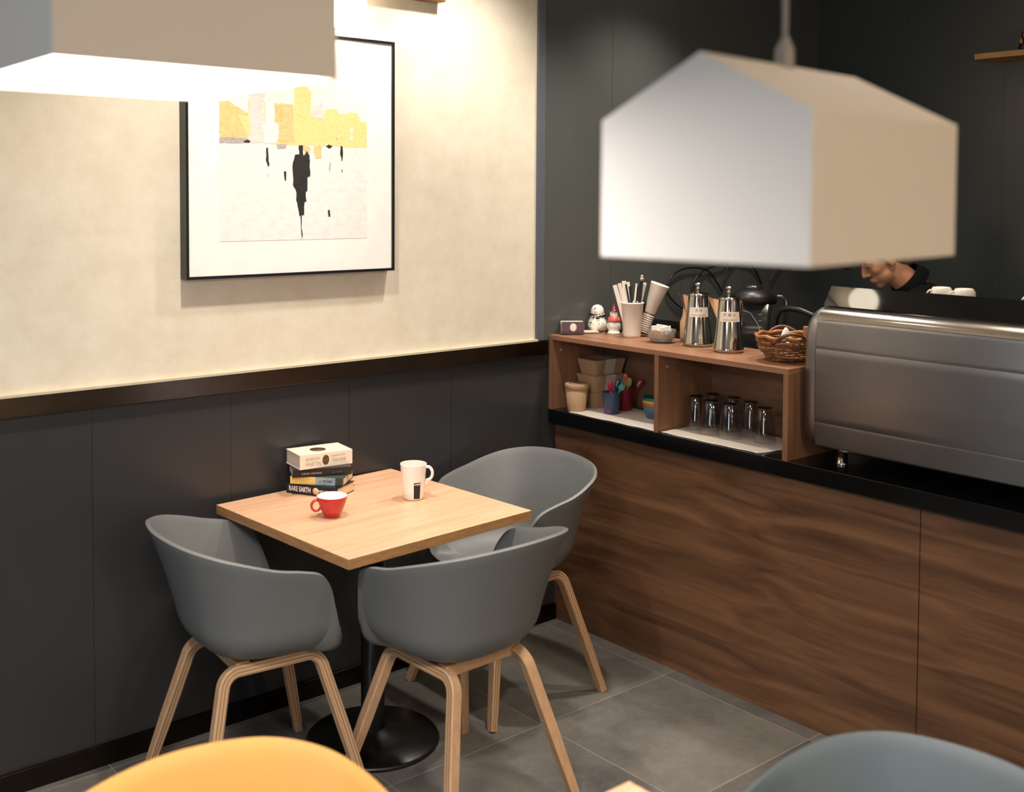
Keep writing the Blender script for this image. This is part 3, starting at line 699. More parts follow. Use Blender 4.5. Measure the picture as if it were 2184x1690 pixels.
# ------------------------------------------------------------------ espresso machine
M_STEEL = mat('satin_steel', (146, 147, 151), 0.36, 1.0, var=0.05, vscale=8)
M_STEELB = mat('polished_steel', (205, 200, 194), 0.16, 1.0)
t = thing('espresso_machine', 'large satin steel espresso machine on the black worktop, its back toward the camera', 'coffee machine', (0, 0, 0))
sec = [(0.070, 0.926), (0.055, 0.934), (0.051, 1.01), (0.048, 1.10), (0.049, 1.255), (0.054, 1.341), (0.066, 1.362), (0.090, 1.378), (0.125, 1.384), (0.60, 1.384), (0.62, 1.365), (0.62, 1.15), (0.56, 1.10), (0.56, 0.94), (0.54, 0.926)]
MY0, MY1 = -1.2035, -2.15
MB().prism([(x+0.003 if x < 0.10 else x, z-0.002 if z > 1.3 else z) for x, z in sec], MY1, MY0, 'y').build('body', M_STEEL, t)
def zx(z):
    pts = [(z_, x_) for x_, z_ in sec[1:8]]
    for (za, xa), (zb, xb) in zip(pts, pts[1:]):
        if za <= z <= zb: return xa+(xb-xa)*(z-za)/(zb-za)
    return pts[0][1] if z < pts[0][0] else pts[-1][1]
def back_panel(z0, z1, m=M_STEEL, off=0.0):
    zs = [z0+(z1-z0)*i/10 for i in range(11)]
    poly = [(zx(z)+off, z) for z in zs]+[(zx(z)+0.006, z) for z in zs[::-1]]
    return MB().prism(poly, MY1, MY0-0.001, 'y', bev=0.0007).build('back_panel', m, t, auto=30)
back_panel(0.9345, 1.0090); back_panel(1.0115, 1.2505); back_panel(1.2530, 1.344)
zs = [(0.0545, 1.3455), (0.060, 1.356), (0.066, 1.363), (0.080, 1.374), (0.100, 1.3815), (0.135, 1.386), (0.135, 1.378), (0.07, 1.351)]
MB().prism(zs, MY1, MY0-0.001, 'y').build('top_edge', M_STEELB, t, auto=50)
cx_, cz_ = 0.335, 1.155
# rounded outline for the end cap, resampled
def outline(n=72):
    P = [Vector(p) for p in sec]+[Vector(sec[0])]; L_ = [0]
    for a, b in zip(P, P[1:]): L_.append(L_[-1]+(b-a).length)
    out = []
    for k in range(n):
        s_ = L_[-1]*k/n
        for i in range(len(P)-1):
            if L_[i] <= s_ <= L_[i+1]: out.append(P[i].lerp(P[i+1], (s_-L_[i])/(L_[i+1]-L_[i]))); break
    for _ in range(2): out = [(out[i-1]+out[i]*2+out[(i+1) % n])/4 for i in range(n)]
    return out
OL = outline()
def cap_mesh(y0, sgn):
    tb = bmesh.new(); rows = []
    for s_, dy in ((1.0, 0.0), (1.0, 0.012), (0.992, 0.026), (0.972, 0.038), (0.94, 0.047), (0.88, 0.053), (0.7, 0.056)):
        rows.append([tb.verts.new((cx_+(p.x-cx_)*(1-(1-s_)*0.75), y0+sgn*dy*(0.86+0.14*max(0, 1-abs((p.y-1.08)/0.3)**2)), cz_+(p.y-cz_)*(1-(1-s_)*1.15))) for p in OL])
    for A, B in zip(rows, rows[1:]):
        for i in range(len(OL)): tb.faces.new((A[i], A[(i+1) % len(OL)], B[(i+1) % len(OL)], B[i]))
    tb.faces.new(rows[-1]); tb.faces.new(rows[0][::-1]); bmesh.ops.recalc_face_normals(tb, faces=tb.faces)
    mb = MB(); mb.bm.free(); mb.bm = tb; return mb.build('end_cap', M_STEEL, t, auto=50)
cap_mesh(MY0, 1); cap_mesh(MY1, -1)
# dark glass guard along the top
M_GUARD = mat('dark_glass_guard', (12, 14, 17), 0.04, spec=0.5, var=0)
MB().prism([(-2.10, 0.0), (-1.190, 0.0), (-1.205, 0.066), (-2.06, 0.066)], 0, 0.004, 'x', M=Matrix.Translation((0.112, 0, 1.386)) @ Matrix.Rotation(math.radians(17), 4, 'Y')).build('glass_guard', M_GUARD, t)
MB().box((0.15, -2.10, 1.384), (0.60, -1.23, 1.395), 0.003).build('cup_tray', M_STEELB, t)
for yy in (-1.268, -2.04):
    for xx in (0.112, 0.50):
        MB().lathe([(0.019, 0), (0.020, 0.004), (0.0175, 0.006), (0.0175, 0.054), (0, 0.054)], 24, Matrix.Translation((xx, yy, WZ+0.0002))).build('foot', M_STEELB, t)
for yy in (-1.40, -1.66, -1.92):
    MB().lathe([(0, 0), (0.034, 0), (0.036, 0.05), (0.03, 0.06), (0, 0.06)], 28, Matrix.Translation((0.60, yy, 1.06))).build('group_head', M_STEELB, t)
    MB().tube([(0.62, yy, 1.08), (0.78, yy, 1.065)], [0.012, 0.016], 14).lathe([(0, -0.012), (0.034, -0.012), (0.036, 0.016), (0, 0.016)], 24, Matrix.Translation((0.60, yy, 1.05))).build('portafilter', M_BLACK, t)
MB().box((0.56, -2.08, 0.925), (0.76, -1.21, 0.96), 0.004).build('drip_tray', M_STEELB, t)
# cups on the machine
t0 = None
for i, (x, y, lb) in enumerate(((0.335, -1.472, 'white upturned cup on the steel machine, nearest the person'), (0.335, -1.546, 'white upturned cup on the steel machine, right beside the first one'), (0.335, -1.770, 'white upturned cup on the steel machine, cut by the right edge'))):
    if t0 is None:
        t0 = thing('espresso_cup', lb, 'cup', (x, y, 1.3952), 0, 'upturned cups on the espresso machine')
        MB().lathe([(0.034, 0), (0.036, 0), (0.036, 0.012), (0.0345, 0.036), (0.032, 0.049), (0.028, 0.0555), (0.026, 0.0585), (0.022, 0.0585), (0.021, 0.056), (0, 0.056)], 40).build('body', M_WHITE, t0)
        MB().tube([Matrix.Rotation(math.radians(140), 3, 'Z') @ Vector((0.032+0.014*math.cos(a), 0, 0.036+0.013*math.sin(a))) for a in [-PI*0.6+1.2*PI*k/12 for k in range(13)]], 0.003, 8).build('handle', M_WHITE, t0)
    else: dup(t0, (x, y, 1.3952), 0, lb)

# ------------------------------------------------------------------ coffee pots
CAM = Vector((-3.065, -3.248))
def face_ang(x, y): d = CAM-Vector((x, y)); return math.atan2(d.y, d.x)
M_POT = mat('polished_pot_steel', (196, 192, 184), 0.11, 1.0, var=0)
def pot(label, x, y, glyphs, eng):
    fa = face_ang(x, y)
    t = thing('coffee_pot', label, 'coffee pot', (x, y, SZ+0.0003), 0, 'steel coffee pots on the walnut shelf')
    prof = [(0.050, 0.0), (0.0545, 0.003), (0.0545, 0.014), (0.053, 0.017), (0.0365, 0.187), (0.0365, 0.190), (0.038, 0.192)]
    MB().lathe([(0, 0)]+prof+[(0.034, 0.192), (0.0, 0.190)], 64).build('body', M_POT, t)
    li = MB().lathe([(0.0385, 0.192), (0.0385, 0.1945), (0.030, 0.2), (0.012, 0.205), (0, 0.206)], 48).build('lid', M_POT, t)
    MB().lathe([(0.007, 0.204), (0.006, 0.213), (0.010, 0.217), (0.006, 0.221), (0.006, 0.225), (0.013, 0.230), (0.013, 0.234), (0.006, 0.239), (0, 0.2395)], 28).build('knob', M_POT, li)
    sd = fa-PI/2 if True else 0
    S = Matrix.Rotation(sd, 3, 'Z')
    tb = bmesh.new()   # open triangular pouring spout
    pr = [(0.036, 0, 0.190, 0.016), (0.055, 0, 0.193, 0.010), (0.074, 0, 0.196, 0.004)]
    A = [Vector((0.036, 0.018, 0.189)), Vector((0.056, 0.010, 0.192)), Vector((0.074, 0.0, 0.196)), Vector((0.056, -0.010, 0.192)), Vector((0.036, -0.018, 0.189))]
    K = Vector((0.0425, 0.0, 0.118))
    vs = [tb.verts.new(S @ p) for p in A]; kv = tb.verts.new(S @ K)
    for a, b in zip(vs, vs[1:]): tb.faces.new((a, b, kv))
    mb = MB(); mb.bm.free(); mb.bm = tb
    o = mb.build('spout', M_POT, t); m_ = o.modifiers.new('s', 'SOLIDIFY'); m_.thickness = 0.0012
    H = Matrix.Rotation(fa+PI/2+1.0, 3, 'Z')
    MB().tube([H @ Vector(p) for p in ((0.036, 0, 0.183), (0.060, 0, 0.187), (0.076, 0, 0.180), (0.080, 0, 0.160), (0.077, 0, 0.10), (0.070, 0, 0.060), (0.060, 0, 0.045), (0.049, 0, 0.048))], 0.0045, 10, flat=(1.9, 0.7)).build('handle', M_POT, t)
    MB().box((-0.006, -0.014, 0), (0.018, 0.014, 0.004), 0.001, M=Matrix.Translation(H @ Vector((0.040, 0, 0.194))) @ H.to_4x4()).build('hinge', M_POT, t)
    a0 = fa+0.12
    lab = patch(prof, a0-0.92, a0+0.92, 0.112, 0.148, 0.0008, 'paper_label', mat('label_paper', (236, 222, 208), 0.6), t)
    for rowi, (s_, sz, zz, sp_) in enumerate(((glyphs, 0.0125, 0.1365, 0.40), (eng, 0.0075, 0.119, 0.115))):
        n = len(s_)
        for i, ch in enumerate(s_):
            if ch == ' ': continue
            a = a0-0.06+(i-(n-1)/2)*sp_; r = rr_at(prof, zz)+0.0012
            text(ch, sz, frame((r*math.cos(a), r*math.sin(a), zz), (-math.sin(a), math.cos(a), -0.08), (0, 0, 1)), mat('ink_grey', (150, 138, 130), 0.6), 'label_letter', lab, 0.0001)
    return t
pot('steel coffee pot with a paper label, the left one of the pair and farther back', 0.2215, -0.5835, '冰水', 'COLD WATER')
pot('steel coffee pot with a paper label, the right one of the pair beside the basket', 0.1825, -0.7565, '柠檬水', 'LEMON WATER')
tag(MB().lathe([(0, 0), (0.022, 0), (0.026, 0.02), (0.026, 0.075), (0.016, 0.105), (0.012, 0.15), (0.012, 0.165), (0, 0.165)], 28, Matrix.Translation((0.275, -0.486, SZ+0.0003))).build('bottle', mat('tan_glaze', (205, 160, 120), 0.4)), 'small tan bottle half hidden behind the left steel pot', 'bottle')

# ------------------------------------------------------------------ white cup with straws
cx0, cy0 = 0.2105, -0.262
t = thing('paper_cup', 'tall white paper cup filled with wrapped straws, on the walnut shelf', 'cup', (cx0, cy0, SZ+0.0003))
MB().lathe([(0, 0.006), (0.031, 0.006), (0.0315, 0), (0.0335, 0), (0.0345, 0.01), (0.0445, 0.134), (0.047, 0.136), (0.047, 0.140), (0.0445, 0.141), (0.0432, 0.136), (0.0335, 0.010), (0, 0.009)], 48).build('body', M_PAPER, t)
fa = face_ang(cx0, cy0); RV = Vector((-math.sin(fa), math.cos(fa), 0)); RV = -RV if RV.x < 0 else RV
FV = Vector((math.cos(fa), math.sin(fa), 0))
def stick(label, name, cat, off0, off1, ztop, m, flatw, r, fw0=0.0, fw1=0.0, group=None, end=None):
    p0 = Vector((cx0, cy0, SZ+0.011))+RV*off0+FV*fw0; p1 = Vector((cx0, cy0, ztop))+RV*off1+FV*fw1
    d = (p1-p0).normalized(); mb = MB()
    M = frame(p0, RV - d*RV.dot(d), d)
    L_ = (p1-p0).length
    if flatw:
        flatw *= 1.3; mb.box((-flatw, 0, -0.0009), (flatw, L_, 0.0009), 0.0004, M=M)
    else: mb.tube([p0, p1], r, 10)
    if end: mb.ell(p1, (0.008, 0.008, 0.010))
    return tag(mb.build(name, m), label, cat, group)
GS = 'straws and stirrers in the white paper cup'
M_STRAW = mat('straw_wrapper', (240, 230, 220), 0.6)
stick('white paper wrapped straw leaning farthest left in the cup', 'straw', 'straw', -0.016, -0.070, 1.387, M_STRAW, 0.0065, 0, 0.005, 0.01, GS)
stick('white paper wrapped straw, second from the left in the cup', 'straw', 'straw', -0.006, -0.052, 1.393, M_STRAW, 0.0055, 0, -0.004, -0.005, GS)
stick('broad white wrapped straw, third from the left in the cup', 'straw', 'straw', -0.014, -0.034, 1.404, M_STRAW, 0.0065, 0, 0.012, 0.012, GS)
stick('short white wrapped straw standing upright in the cup', 'straw', 'straw', -0.002, -0.018, 1.399, M_STRAW, 0.005, 0, 0.0, -0.012, GS)
stick('dark flat stirrer leaning left in the cup', 'stirrer', 'stirrer', 0.012, -0.026, 1.392, M_BLACK, 0.0028, 0, 0.020, 0.016, GS)
stick('short black stirrer in the middle of the cup', 'stirrer', 'stirrer', 0.012, -0.010, 1.384, M_BLACK, 0.0042, 0, 0.024, 0.020, GS)
stick('thin white wrapped straw leaning right in the cup', 'straw', 'straw', -0.004, 0.016, 1.395, M_STRAW, 0.0028, 0, 0.018, 0.016, GS)
stick('dark thin stirrer beside the right leaning straw', 'stirrer', 'stirrer', -0.004, 0.022, 1.385, M_BLACK, 0.0030, 0, 0.006, 0.006, GS)
stick('white wrapped straw behind the long black pen stick', 'straw', 'straw', 0.004, 0.048, 1.397, M_STRAW, 0.006, 0, -0.010, -0.015, GS)
o = stick('long black stick with a pale bobble, tallest in the cup', 'stirrer', 'stirrer', 0.016, 0.036, 1.404, M_BLACK, 0.0052, 0, 0.014, 0.010, GS)
pe = Vector((cx0, cy0, 1.413))+RV*0.037+FV*0.010
MB().ell(pe, (0.008, 0.008, 0.008)).ell(pe+Vector((0, 0, 0.011)), (0.006, 0.006, 0.005)).build('bobble', mat('pale_bobble', (190, 180, 165), 0.5, 0.2, var=0.4, vscale=200), o)

# tilted tall cup and nested cup rims behind the straw cup
bx = Vector((0.262, -0.262, SZ)); ax = (RV*0.030+Vector((0, 0, 0.086))).normalized()
def axM(o_): return frame(o_, RV-ax*RV.dot(ax), ax) @ Matrix.Rotation(-PI/2, 4, 'X')
q0 = bx+RV*0.008+Vector((0, 0, 0.018))
st = thing('cup_stack', 'tilted stack of nested white paper cups behind the straw cup', 'cup stack', (0, 0, 0))
for i in range(9):
    MB().lathe([(0.0205, 0), (0.0228, 0.001), (0.0228, 0.005), (0.0205, 0.006)], 32, axM(q0+ax*(0.0085*i))).build('cup_rim', M_PAPER, st)
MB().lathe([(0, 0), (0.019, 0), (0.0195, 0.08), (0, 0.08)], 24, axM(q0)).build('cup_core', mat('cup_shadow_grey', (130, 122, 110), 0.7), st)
o = MB().lathe([(0, 0), (0.019, 0.0), (0.0225, 0.004), (0.0375, 0.118), (0.039, 0.120), (0.037, 0.124), (0.0, 0.126)], 40, axM(q0+ax*0.081)).build('paper_cup', M_PAPER)
tag(o, 'tall white paper cup tilted to the right on top of the nested cups', 'cup')
# black caddy behind
o = MB().box((0.335, -0.42, WZ), (0.34, -0.12, 1.205)).box((0.40, -0.42, WZ), (0.405, -0.12, 1.235)).box((0.34, -0.42, WZ), (0.40, -0.415, 1.225)).box((0.34, -0.125, WZ), (0.40, -0.12, 1.215)).box((0.34, -0.415, WZ), (0.40, -0.125, WZ+0.004)).build('lid_caddy', M_BLACK)
tag(o, 'black caddy standing behind the walnut shelf and the paper cups', 'caddy')
o = MB().tube([(0.262+RV.x*a, -0.225+RV.y*a, z) for a, z in ((0.020, 1.235), (0.027, 1.26), (0.037, 1.285), (0.041, 1.30), (0.036, 1.318), (0.022, 1.322), (0.010, 1.314))], [0.005, 0.006, 0.007, 0.008, 0.007, 0.006, 0.004], 10).limb((0.262+RV.x*0.012, -0.225+RV.y*0.012, SZ+0.006), (0.262+RV.x*0.02, -0.225+RV.y*0.02, 1.235), 0.005, 0.005).build('ladle', M_BLACK)
tag(o, 'black ladle with a hooked handle behind the white straw cup', 'ladle')

# ------------------------------------------------------------------ cut glass bowl with sachets
def thin_glass(name, tint, ior, rough=0.04):
    m = bpy.data.materials.new(name); m.use_nodes = True; N = m.node_tree.nodes; L = m.node_tree.links; N.clear()
    o = N.new('ShaderNodeOutputMaterial'); mx = N.new('ShaderNodeMixShader'); tr_ = N.new('ShaderNodeBsdfTransparent'); gl = N.new('ShaderNodeBsdfGlossy'); lw = N.new('ShaderNodeFresnel')
    tr_.inputs[0].default_value = (*lin(tint), 1); gl.inputs['Roughness'].default_value = rough; lw.inputs['IOR'].default_value = ior
    ge = N.new('ShaderNodeNewGeometry'); sb_ = N.new('ShaderNodeMath'); sb_.operation = 'SUBTRACT'; sb_.inputs[0].default_value = 1.0; L.new(ge.outputs['Backfacing'], sb_.inputs[1])
    ml = N.new('ShaderNodeMath'); ml.operation = 'MULTIPLY'; L.new(lw.outputs[0], ml.inputs[0]); L.new(sb_.outputs[0], ml.inputs[1]); L.new(ml.outputs[0], mx.inputs[0]); L.new(tr_.outputs[0], mx.inputs[1]); L.new(gl.outputs[0], mx.inputs[2]); L.new(mx.outputs[0], o.inputs[0]); return m
M_GLASS = thin_glass('clear_glass', (243, 243, 243), 1.75)
bxx, byy = 0.185, -0.437
t = thing('sugar_bowl', 'cut glass sugar bowl holding white sachets, beside the straw cup', 'bowl', (bxx, byy, SZ+0.0003))
M_CUT = mat('cut_glass', (236, 232, 226), 0.08, trans=0.8, ior=1.4)
MB().lathe([(0, 0), (0.030, 0), (0.036, 0.004), (0.047, 0.020), (0.051, 0.036), (0.053, 0.050), (0.050, 0.050), (0.046, 0.034), (0.041, 0.020), (0.030, 0.008), (0, 0.007)], 72, smooth=False, ripple=lambda a, z: 0.075*abs(math.sin(9*a+z*120))*(1 if z > 0.002 else 0)).build('bowl', M_CUT, t)
M_SACH = mat('sachet_paper', (246, 242, 236), 0.6); M_SACHP = mat('sachet_peach', (240, 186, 150), 0.6)
for i, (dx, dz, rz, tl, m, lb) in enumerate(((-0.018, 0.048, 0.2, 0.10, M_SACH, 'white sachet standing at the front left of the glass bowl'), (0.0, 0.052, -0.2, -0.1, M_SACH, 'white sachet standing highest in the middle of the glass bowl'),
        (0.018, 0.046, 0.3, 0.2, M_SACH, 'white sachet leaning to the right in the glass bowl'), (0.008, 0.028, 0.1, 0.3, M_SACHP, 'peach sachet lying low in the glass bowl'), (-0.012, 0.030, -0.3, -0.3, M_SACHP, 'peach sachet on the left low in the glass bowl'))):
    c = Vector((bxx, byy, SZ+dz))+RV*dx+FV*(0.004*((i*7) % 5-2))
    M = Matrix.Translation(c) @ Matrix.Rotation(fa+rz, 4, 'Z') @ Matrix.Rotation(tl, 4, 'X')
    tag(MB().box((-0.0025, -0.020, -0.016), (0.0025, 0.020, 0.016), 0.001, M=M).build('sugar_sachet', m), lb, 'sachet', 'sachets in the cut glass bowl')

# ------------------------------------------------------------------ snowmen
M_SNOW = mat('glazed_white', (238, 234, 222), 0.15, coat=0.5); M_INK = mat('glaze_black', (14, 13, 14), 0.2); M_PINK = mat('glaze_pink', (196, 92, 84), 0.3)
def basis(x, y): fa_ = face_ang(x, y); F_ = Vector((math.cos(fa_), math.sin(fa_), 0)); R_ = Vector((-F_.y, F_.x, 0)); R_ = R_ if R_.x*0.78-R_.y*0.63 > 0 else -R_; return fa_, F_, R_
x, y = 0.236, -0.045
fa_, F_, R_ = basis(x, y)
t = thing('snowman_figurine', 'round white snowman figurine with a black striped scarf, left of the smaller one', 'figurine', (x, y, SZ+0.0003))
MB().lathe([(0, 0), (0.024, 0.0), (0.036, 0.010), (0.0405, 0.026), (0.037, 0.044), (0.028, 0.060), (0.026, 0.066), (0.028, 0.078), (0.026, 0.094), (0.018, 0.107), (0.006, 0.112), (0, 0.1125)], 48).build('body', M_SNOW, t)
def on(R0, u, z, s=1.0):   # a point on the surface: u = sideways angle from the viewer
    return F_*math.cos(u)*R0+R_*math.sin(u)*R0+Vector((0, 0, z))
sc_ = MB()
ring = [on(0.0275, 2*PI*k/24, 0.068+0.004*math.sin(2*PI*k/24)) for k in range(24)]
sc_.tube(ring, 0.0045, 8, closed=True)
scf = sc_.build('scarf', M_SNOW, t)
st_ = MB()
for k in range(9): a = -1.5+k*0.36; st_.box((-0.002, -0.0055, -0.006), (0.002, 0.0055, 0.006), 0.001, M=Matrix.Translation(on(0.0290, a, 0.0685)) @ Matrix.Rotation(fa_, 4, 'Z') @ Matrix.Rotation(0.5, 4, 'X'))
for k in range(3): st_.box((-0.002, -0.007, -0.003), (0.002, 0.007, 0.003), 0.001, M=Matrix.Translation(on(0.0305+0.003*k, 0.05, 0.057-0.0115*k)) @ Matrix.Rotation(fa_, 4, 'Z'))
st_.build('scarf_stripes', M_INK, t)
bt = MB()
bt.ell(on(0.0395, -0.75, 0.040), (0.0035,)*3).ell(on(0.033, -0.55, 0.058), (0.003,)*3).ell(on(0.0275, -0.30, 0.083), (0.0024,)*3)
bt.build('buttons', M_INK, t)
MB().tube([on(0.028, 0.5, 0.062), on(0.030, 0.75, 0.068), on(0.028, 0.95, 0.077)], 0.0022, 8).build('mouth_stroke', M_INK, t)
MB().limb(on(0.024, -0.35, 0.099), on(0.031, -0.42, 0.100), 0.003, 0.001).build('nose', M_PINK, t)
x, y = 0.232, -0.142
fa_, F_, R_ = basis(x, y)
t = thing('snowman_figurine', 'small snowman figurine in a red hat and pink shawl beside the straw cup', 'figurine', (x, y, SZ+0.0003))
MB().lathe([(0, 0), (0.031, 0), (0.033, 0.005), (0.029, 0.011), (0.024, 0.014), (0.028, 0.024), (0.0285, 0.036), (0.024, 0.050), (0.020, 0.060), (0.016, 0.068), (0.0145, 0.072), (0.0165, 0.080), (0.0155, 0.092), (0.009, 0.100), (0, 0.102)], 40).build('body', M_SNOW, t)
MB().lathe([(0.0185, 0.092), (0.0185, 0.095), (0.0125, 0.097), (0.0095, 0.108), (0.004, 0.112), (0.004, 0.120), (0, 0.121)], 32).build('hat', mat('glaze_red', (110, 28, 30), 0.2), t)
MB().lathe([(0.0165, 0.0715), (0.022, 0.068), (0.0265, 0.055), (0.027, 0.050), (0.0245, 0.051), (0.019, 0.062), (0.0155, 0.070)], 32, ripple=lambda a, z: 0.05*math.sin(5*a)).build('shawl', M_PINK, t)
MB().ell(on(0.0158, -0.3, 0.086), (0.0016,)*3).ell(on(0.0158, 0.3, 0.086), (0.0016,)*3).ell(on(0.031, -1.1, 0.012), (0.007, 0.007, 0.010)).ell(on(0.031, 1.1, 0.012), (0.006, 0.006, 0.008)).build('eyes_and_boots', M_INK, t)

# ------------------------------------------------------------------ card holder
t = thing('card_holder', 'clear holder packed with purple cards bearing a white oval, at the shelf end', 'card holder', (0.083, -0.050, SZ+0.0003), math.radians(-36))
M_ACR = thin_glass('clear_acrylic', (244, 244, 244), 1.45)
MB().box((-0.048, -0.030, 0), (0.048, 0.030, 0.003), 0.0005).box((-0.048, -0.030, 0.003), (0.048, -0.0285, 0.016)).box((-0.048, 0.0285, 0.003), (0.048, 0.030, 0.055)).box((-0.048, -0.0285, 0.003), (-0.0465, 0.0285, 0.045)).box((0.0465, -0.0285, 0.003), (0.048, 0.0285, 0.045)).build('holder', M_ACR, t)
M_CARD = mat('card_plum', (98, 72, 82), 0.5, var=0.2, vscale=120)
for i in range(14):
    if i == 0: MB().box((-0.0445, -0.0265, 0.0035), (0.0445, -0.0255, 0.054)).build('card', M_CARD, t)
    else: MB().box((-0.0445, -0.0265+0.0033*i, 0.0035), (0.0445, -0.0240+0.0033*i, 0.053-0.0006*(i % 3))).build('card', M_PAPER, t)
MB().ell((0.002, -0.0266, 0.031), (0.0135, 0.0005, 0.0165)).build('oval_mark', M_PAPER, t)
t = thing('card_tray', 'flat clear tray of pale cards lying between the card holder and the snowmen', 'tray', (0.170, -0.062, SZ+0.0003), math.radians(-30))
MB().box((-0.045, -0.028, 0), (0.045, 0.028, 0.002)).box((-0.045, -0.028, 0.002), (0.045, -0.0265, 0.014)).box((-0.045, 0.0265, 0.002), (0.045, 0.028, 0.02)).box((0.0435, -0.0265, 0.002), (0.045, 0.0265, 0.016)).build('tray', M_ACR, t)
MB().box((-0.042, -0.025, 0.0025), (0.036, 0.024, 0.008)).build('cards', M_PAPER, t)

# ------------------------------------------------------------------ wicker basket
M_WICK = mat('dark_wicker', (104, 62, 34), 0.35, var=0.45, vscale=90); M_WICKL = mat('light_wicker', (168, 112, 68), 0.35, var=0.3, vscale=90)
kx, ky = 0.165, -1.018
t = thing('wicker_basket', 'brown woven wicker basket with loop handles, between the pots and the machine', 'basket', (kx, ky, SZ+0.0003))
def bR(z): return 0.060+0.043*math.sin(min(z/0.080, 1)*PI/2)
MB().lathe([(0, 0.002), (0.060, 0.002), (0.060, 0.006), (0, 0.006)], 32).build('bottom', M_WICK, t)
ws = MB(); wl = MB()
for k in range(13):
    z = 0.005+0.0060*k; R0 = bR(z); nseg = 84
    pts = [Vector(((R0+0.0022*math.cos(14*a+(k % 2)*PI))*math.cos(a), (R0+0.0022*math.cos(14*a+(k % 2)*PI))*math.sin(a), z+0.004*math.sin(2*a+k))) for a in [2*PI*i/nseg for i in range(nseg)]]
    (wl if k % 4 == 3 else ws).tube(pts, 0.0031, 7, closed=True)
ws.build('weave', M_WICK, t); wl.build('weave', M_WICKL, t)
rb = MB()
for i in range(28):
    a = 2*PI*i/28; rb.tube([((bR(z)-0.0005)*math.cos(a), (bR(z)-0.0005)*math.sin(a), z) for z in (0.003, 0.02, 0.04, 0.06, 0.08)], 0.002, 6)
rb.build('stakes', M_WICKL, t)
MB().tube([(0.105*math.cos(a), 0.105*math.sin(a), 0.086+0.003*math.sin(9*a)) for a in [2*PI*i/72 for i in range(72)]], 0.0062, 10, closed=True).build('rim', M_WICKL, t)
for da in (fa_+0.0, fa_+PI):
    hp = []
    for i in range(15):
        s_ = i/14; a = da-0.62+1.24*s_; hp.append((0.113*math.cos(a)*(1+0.05*math.sin(PI*s_)), 0.113*math.sin(a)*(1+0.05*math.sin(PI*s_)), 0.066+0.038*math.sin(PI*s_)))
    MB().tube(hp, 0.0058, 10).build('handle', M_WICK, t)
def nap(u, v): return (-0.045+0.09*u, -0.035+0.07*v, 0.066+0.010*math.sin(5*u+2*v)+0.045*max(0, 1-((u-0.35)**2+(v-0.45)**2)*14))
o = MB().grid(nap, 18, 18, Matrix.Translation((kx, ky, SZ))).build('paper_napkin', M_PAPER); tag(o, 'crumpled white paper napkin inside the wicker basket', 'napkin')
o.modifiers.new('s', 'SOLIDIFY').thickness = 0.001
tag(MB().box((-0.012, -0.014, 0), (0.012, 0.014, 0.060), 0.002, M=TR(kx+0.050, ky-0.045, SZ+0.058, 0.5)).build('wood_block', wood('tan_block', (150, 96, 60), (190, 134, 90), (20, 20, 4))), 'small tan wooden block sticking up behind the napkin in the basket', 'block')

# ------------------------------------------------------------------ blender, hose and wall cables
M_JAR = thin_glass('clear_jar', (226, 230, 234), 2.0, 0.2)
bx, by = 0.50, -0.628; fa_, F_, R_ = basis(bx, by); bz = math.atan2(R_.y, R_.x)
t = thing('blender', 'black countertop blender with a clear jug, behind the right steel pot', 'blender', (bx, by, WZ+0.0003), bz)
def sq(w0, w1, z0, z1, rad=0.02, n=8, m=M_BLACK, nm='x', par=None):
    def ringp(w, z):
        out = []
        for cx__, cy__, a0 in ((w-rad, w-rad, 0), (-w+rad, w-rad, PI/2), (-w+rad, -w+rad, PI), (w-rad, -w+rad, 1.5*PI)):
            for i in range(n): a = a0+PI/2*i/(n-1); out.append((cx__+rad*math.cos(a), cy__+rad*math.sin(a), z))
        return out
    tb = bmesh.new(); A = [tb.verts.new(p) for p in ringp(w0, z0)]; B = [tb.verts.new(p) for p in ringp(w1, z1)]
    for i in range(len(A)): j = (i+1) % len(A); tb.faces.new((A[i], A[j], B[j], B[i])).smooth = True
    tb.faces.new(A[::-1]); tb.faces.new(B); mb = MB(); mb.bm.free(); mb.bm = tb; return mb.build(nm, m, par)
bs = sq(0.095, 0.085, 0.0, 0.20, 0.03, m=M_BLACK, nm='base', par=t)
for s_ in (-0.05, 0.0, 0.05):
    MB().lathe([(0, 0), (0.013, 0), (0.012, 0.012), (0, 0.013)], 20, Matrix.Translation((s_, -0.092, 0.265-0.11)) @ Matrix.Rotation(PI/2, 4, 'X')).build('knob', mat('knob_grey', (60, 62, 66), 0.3), bs)
sq(0.055, 0.058, 0.20, 0.228, 0.02, m=M_BLACK, nm='collar', par=t)
o = sq(0.052, 0.073, 0.228, 0.455, 0.022, m=M_JAR, nm='jug', par=t); o.modifiers.new('s', 'SOLIDIFY').thickness = 0.003
MB().tube([(0.070, 0, 0.478), (0.105, 0, 0.480), (0.122, 0, 0.470), (0.124, 0, 0.44), (0.117, 0, 0.345)], [0.010, 0.011, 0.012, 0.012, 0.009], 12, flat=(1, 0.8)).build('handle', M_JAR, t)
MB().lathe([(0.086, 0.452), (0.09, 0.46), (0.088, 0.482), (0.055, 0.505), (0, 0.508)], 32).build('lid', M_BLACK, t)
MB().lathe([(0, 0.50), (0.036, 0.505), (0.036, 0.52), (0, 0.522)], 28).build('lid_plug', M_JAR, t)
mk = MB()
for i in range(7): mk.box((0.020, -0.0730, 0.27+0.024*i), (0.032, -0.0722, 0.2715+0.024*i))
mk.tube([(-0.045, -0.074, 0.432), (-0.010, -0.0745, 0.42), (0.020, -0.074, 0.375), (0.035, -0.072, 0.31), (0.020, -0.068, 0.275), (-0.02, -0.066, 0.262)], 0.0012, 6)
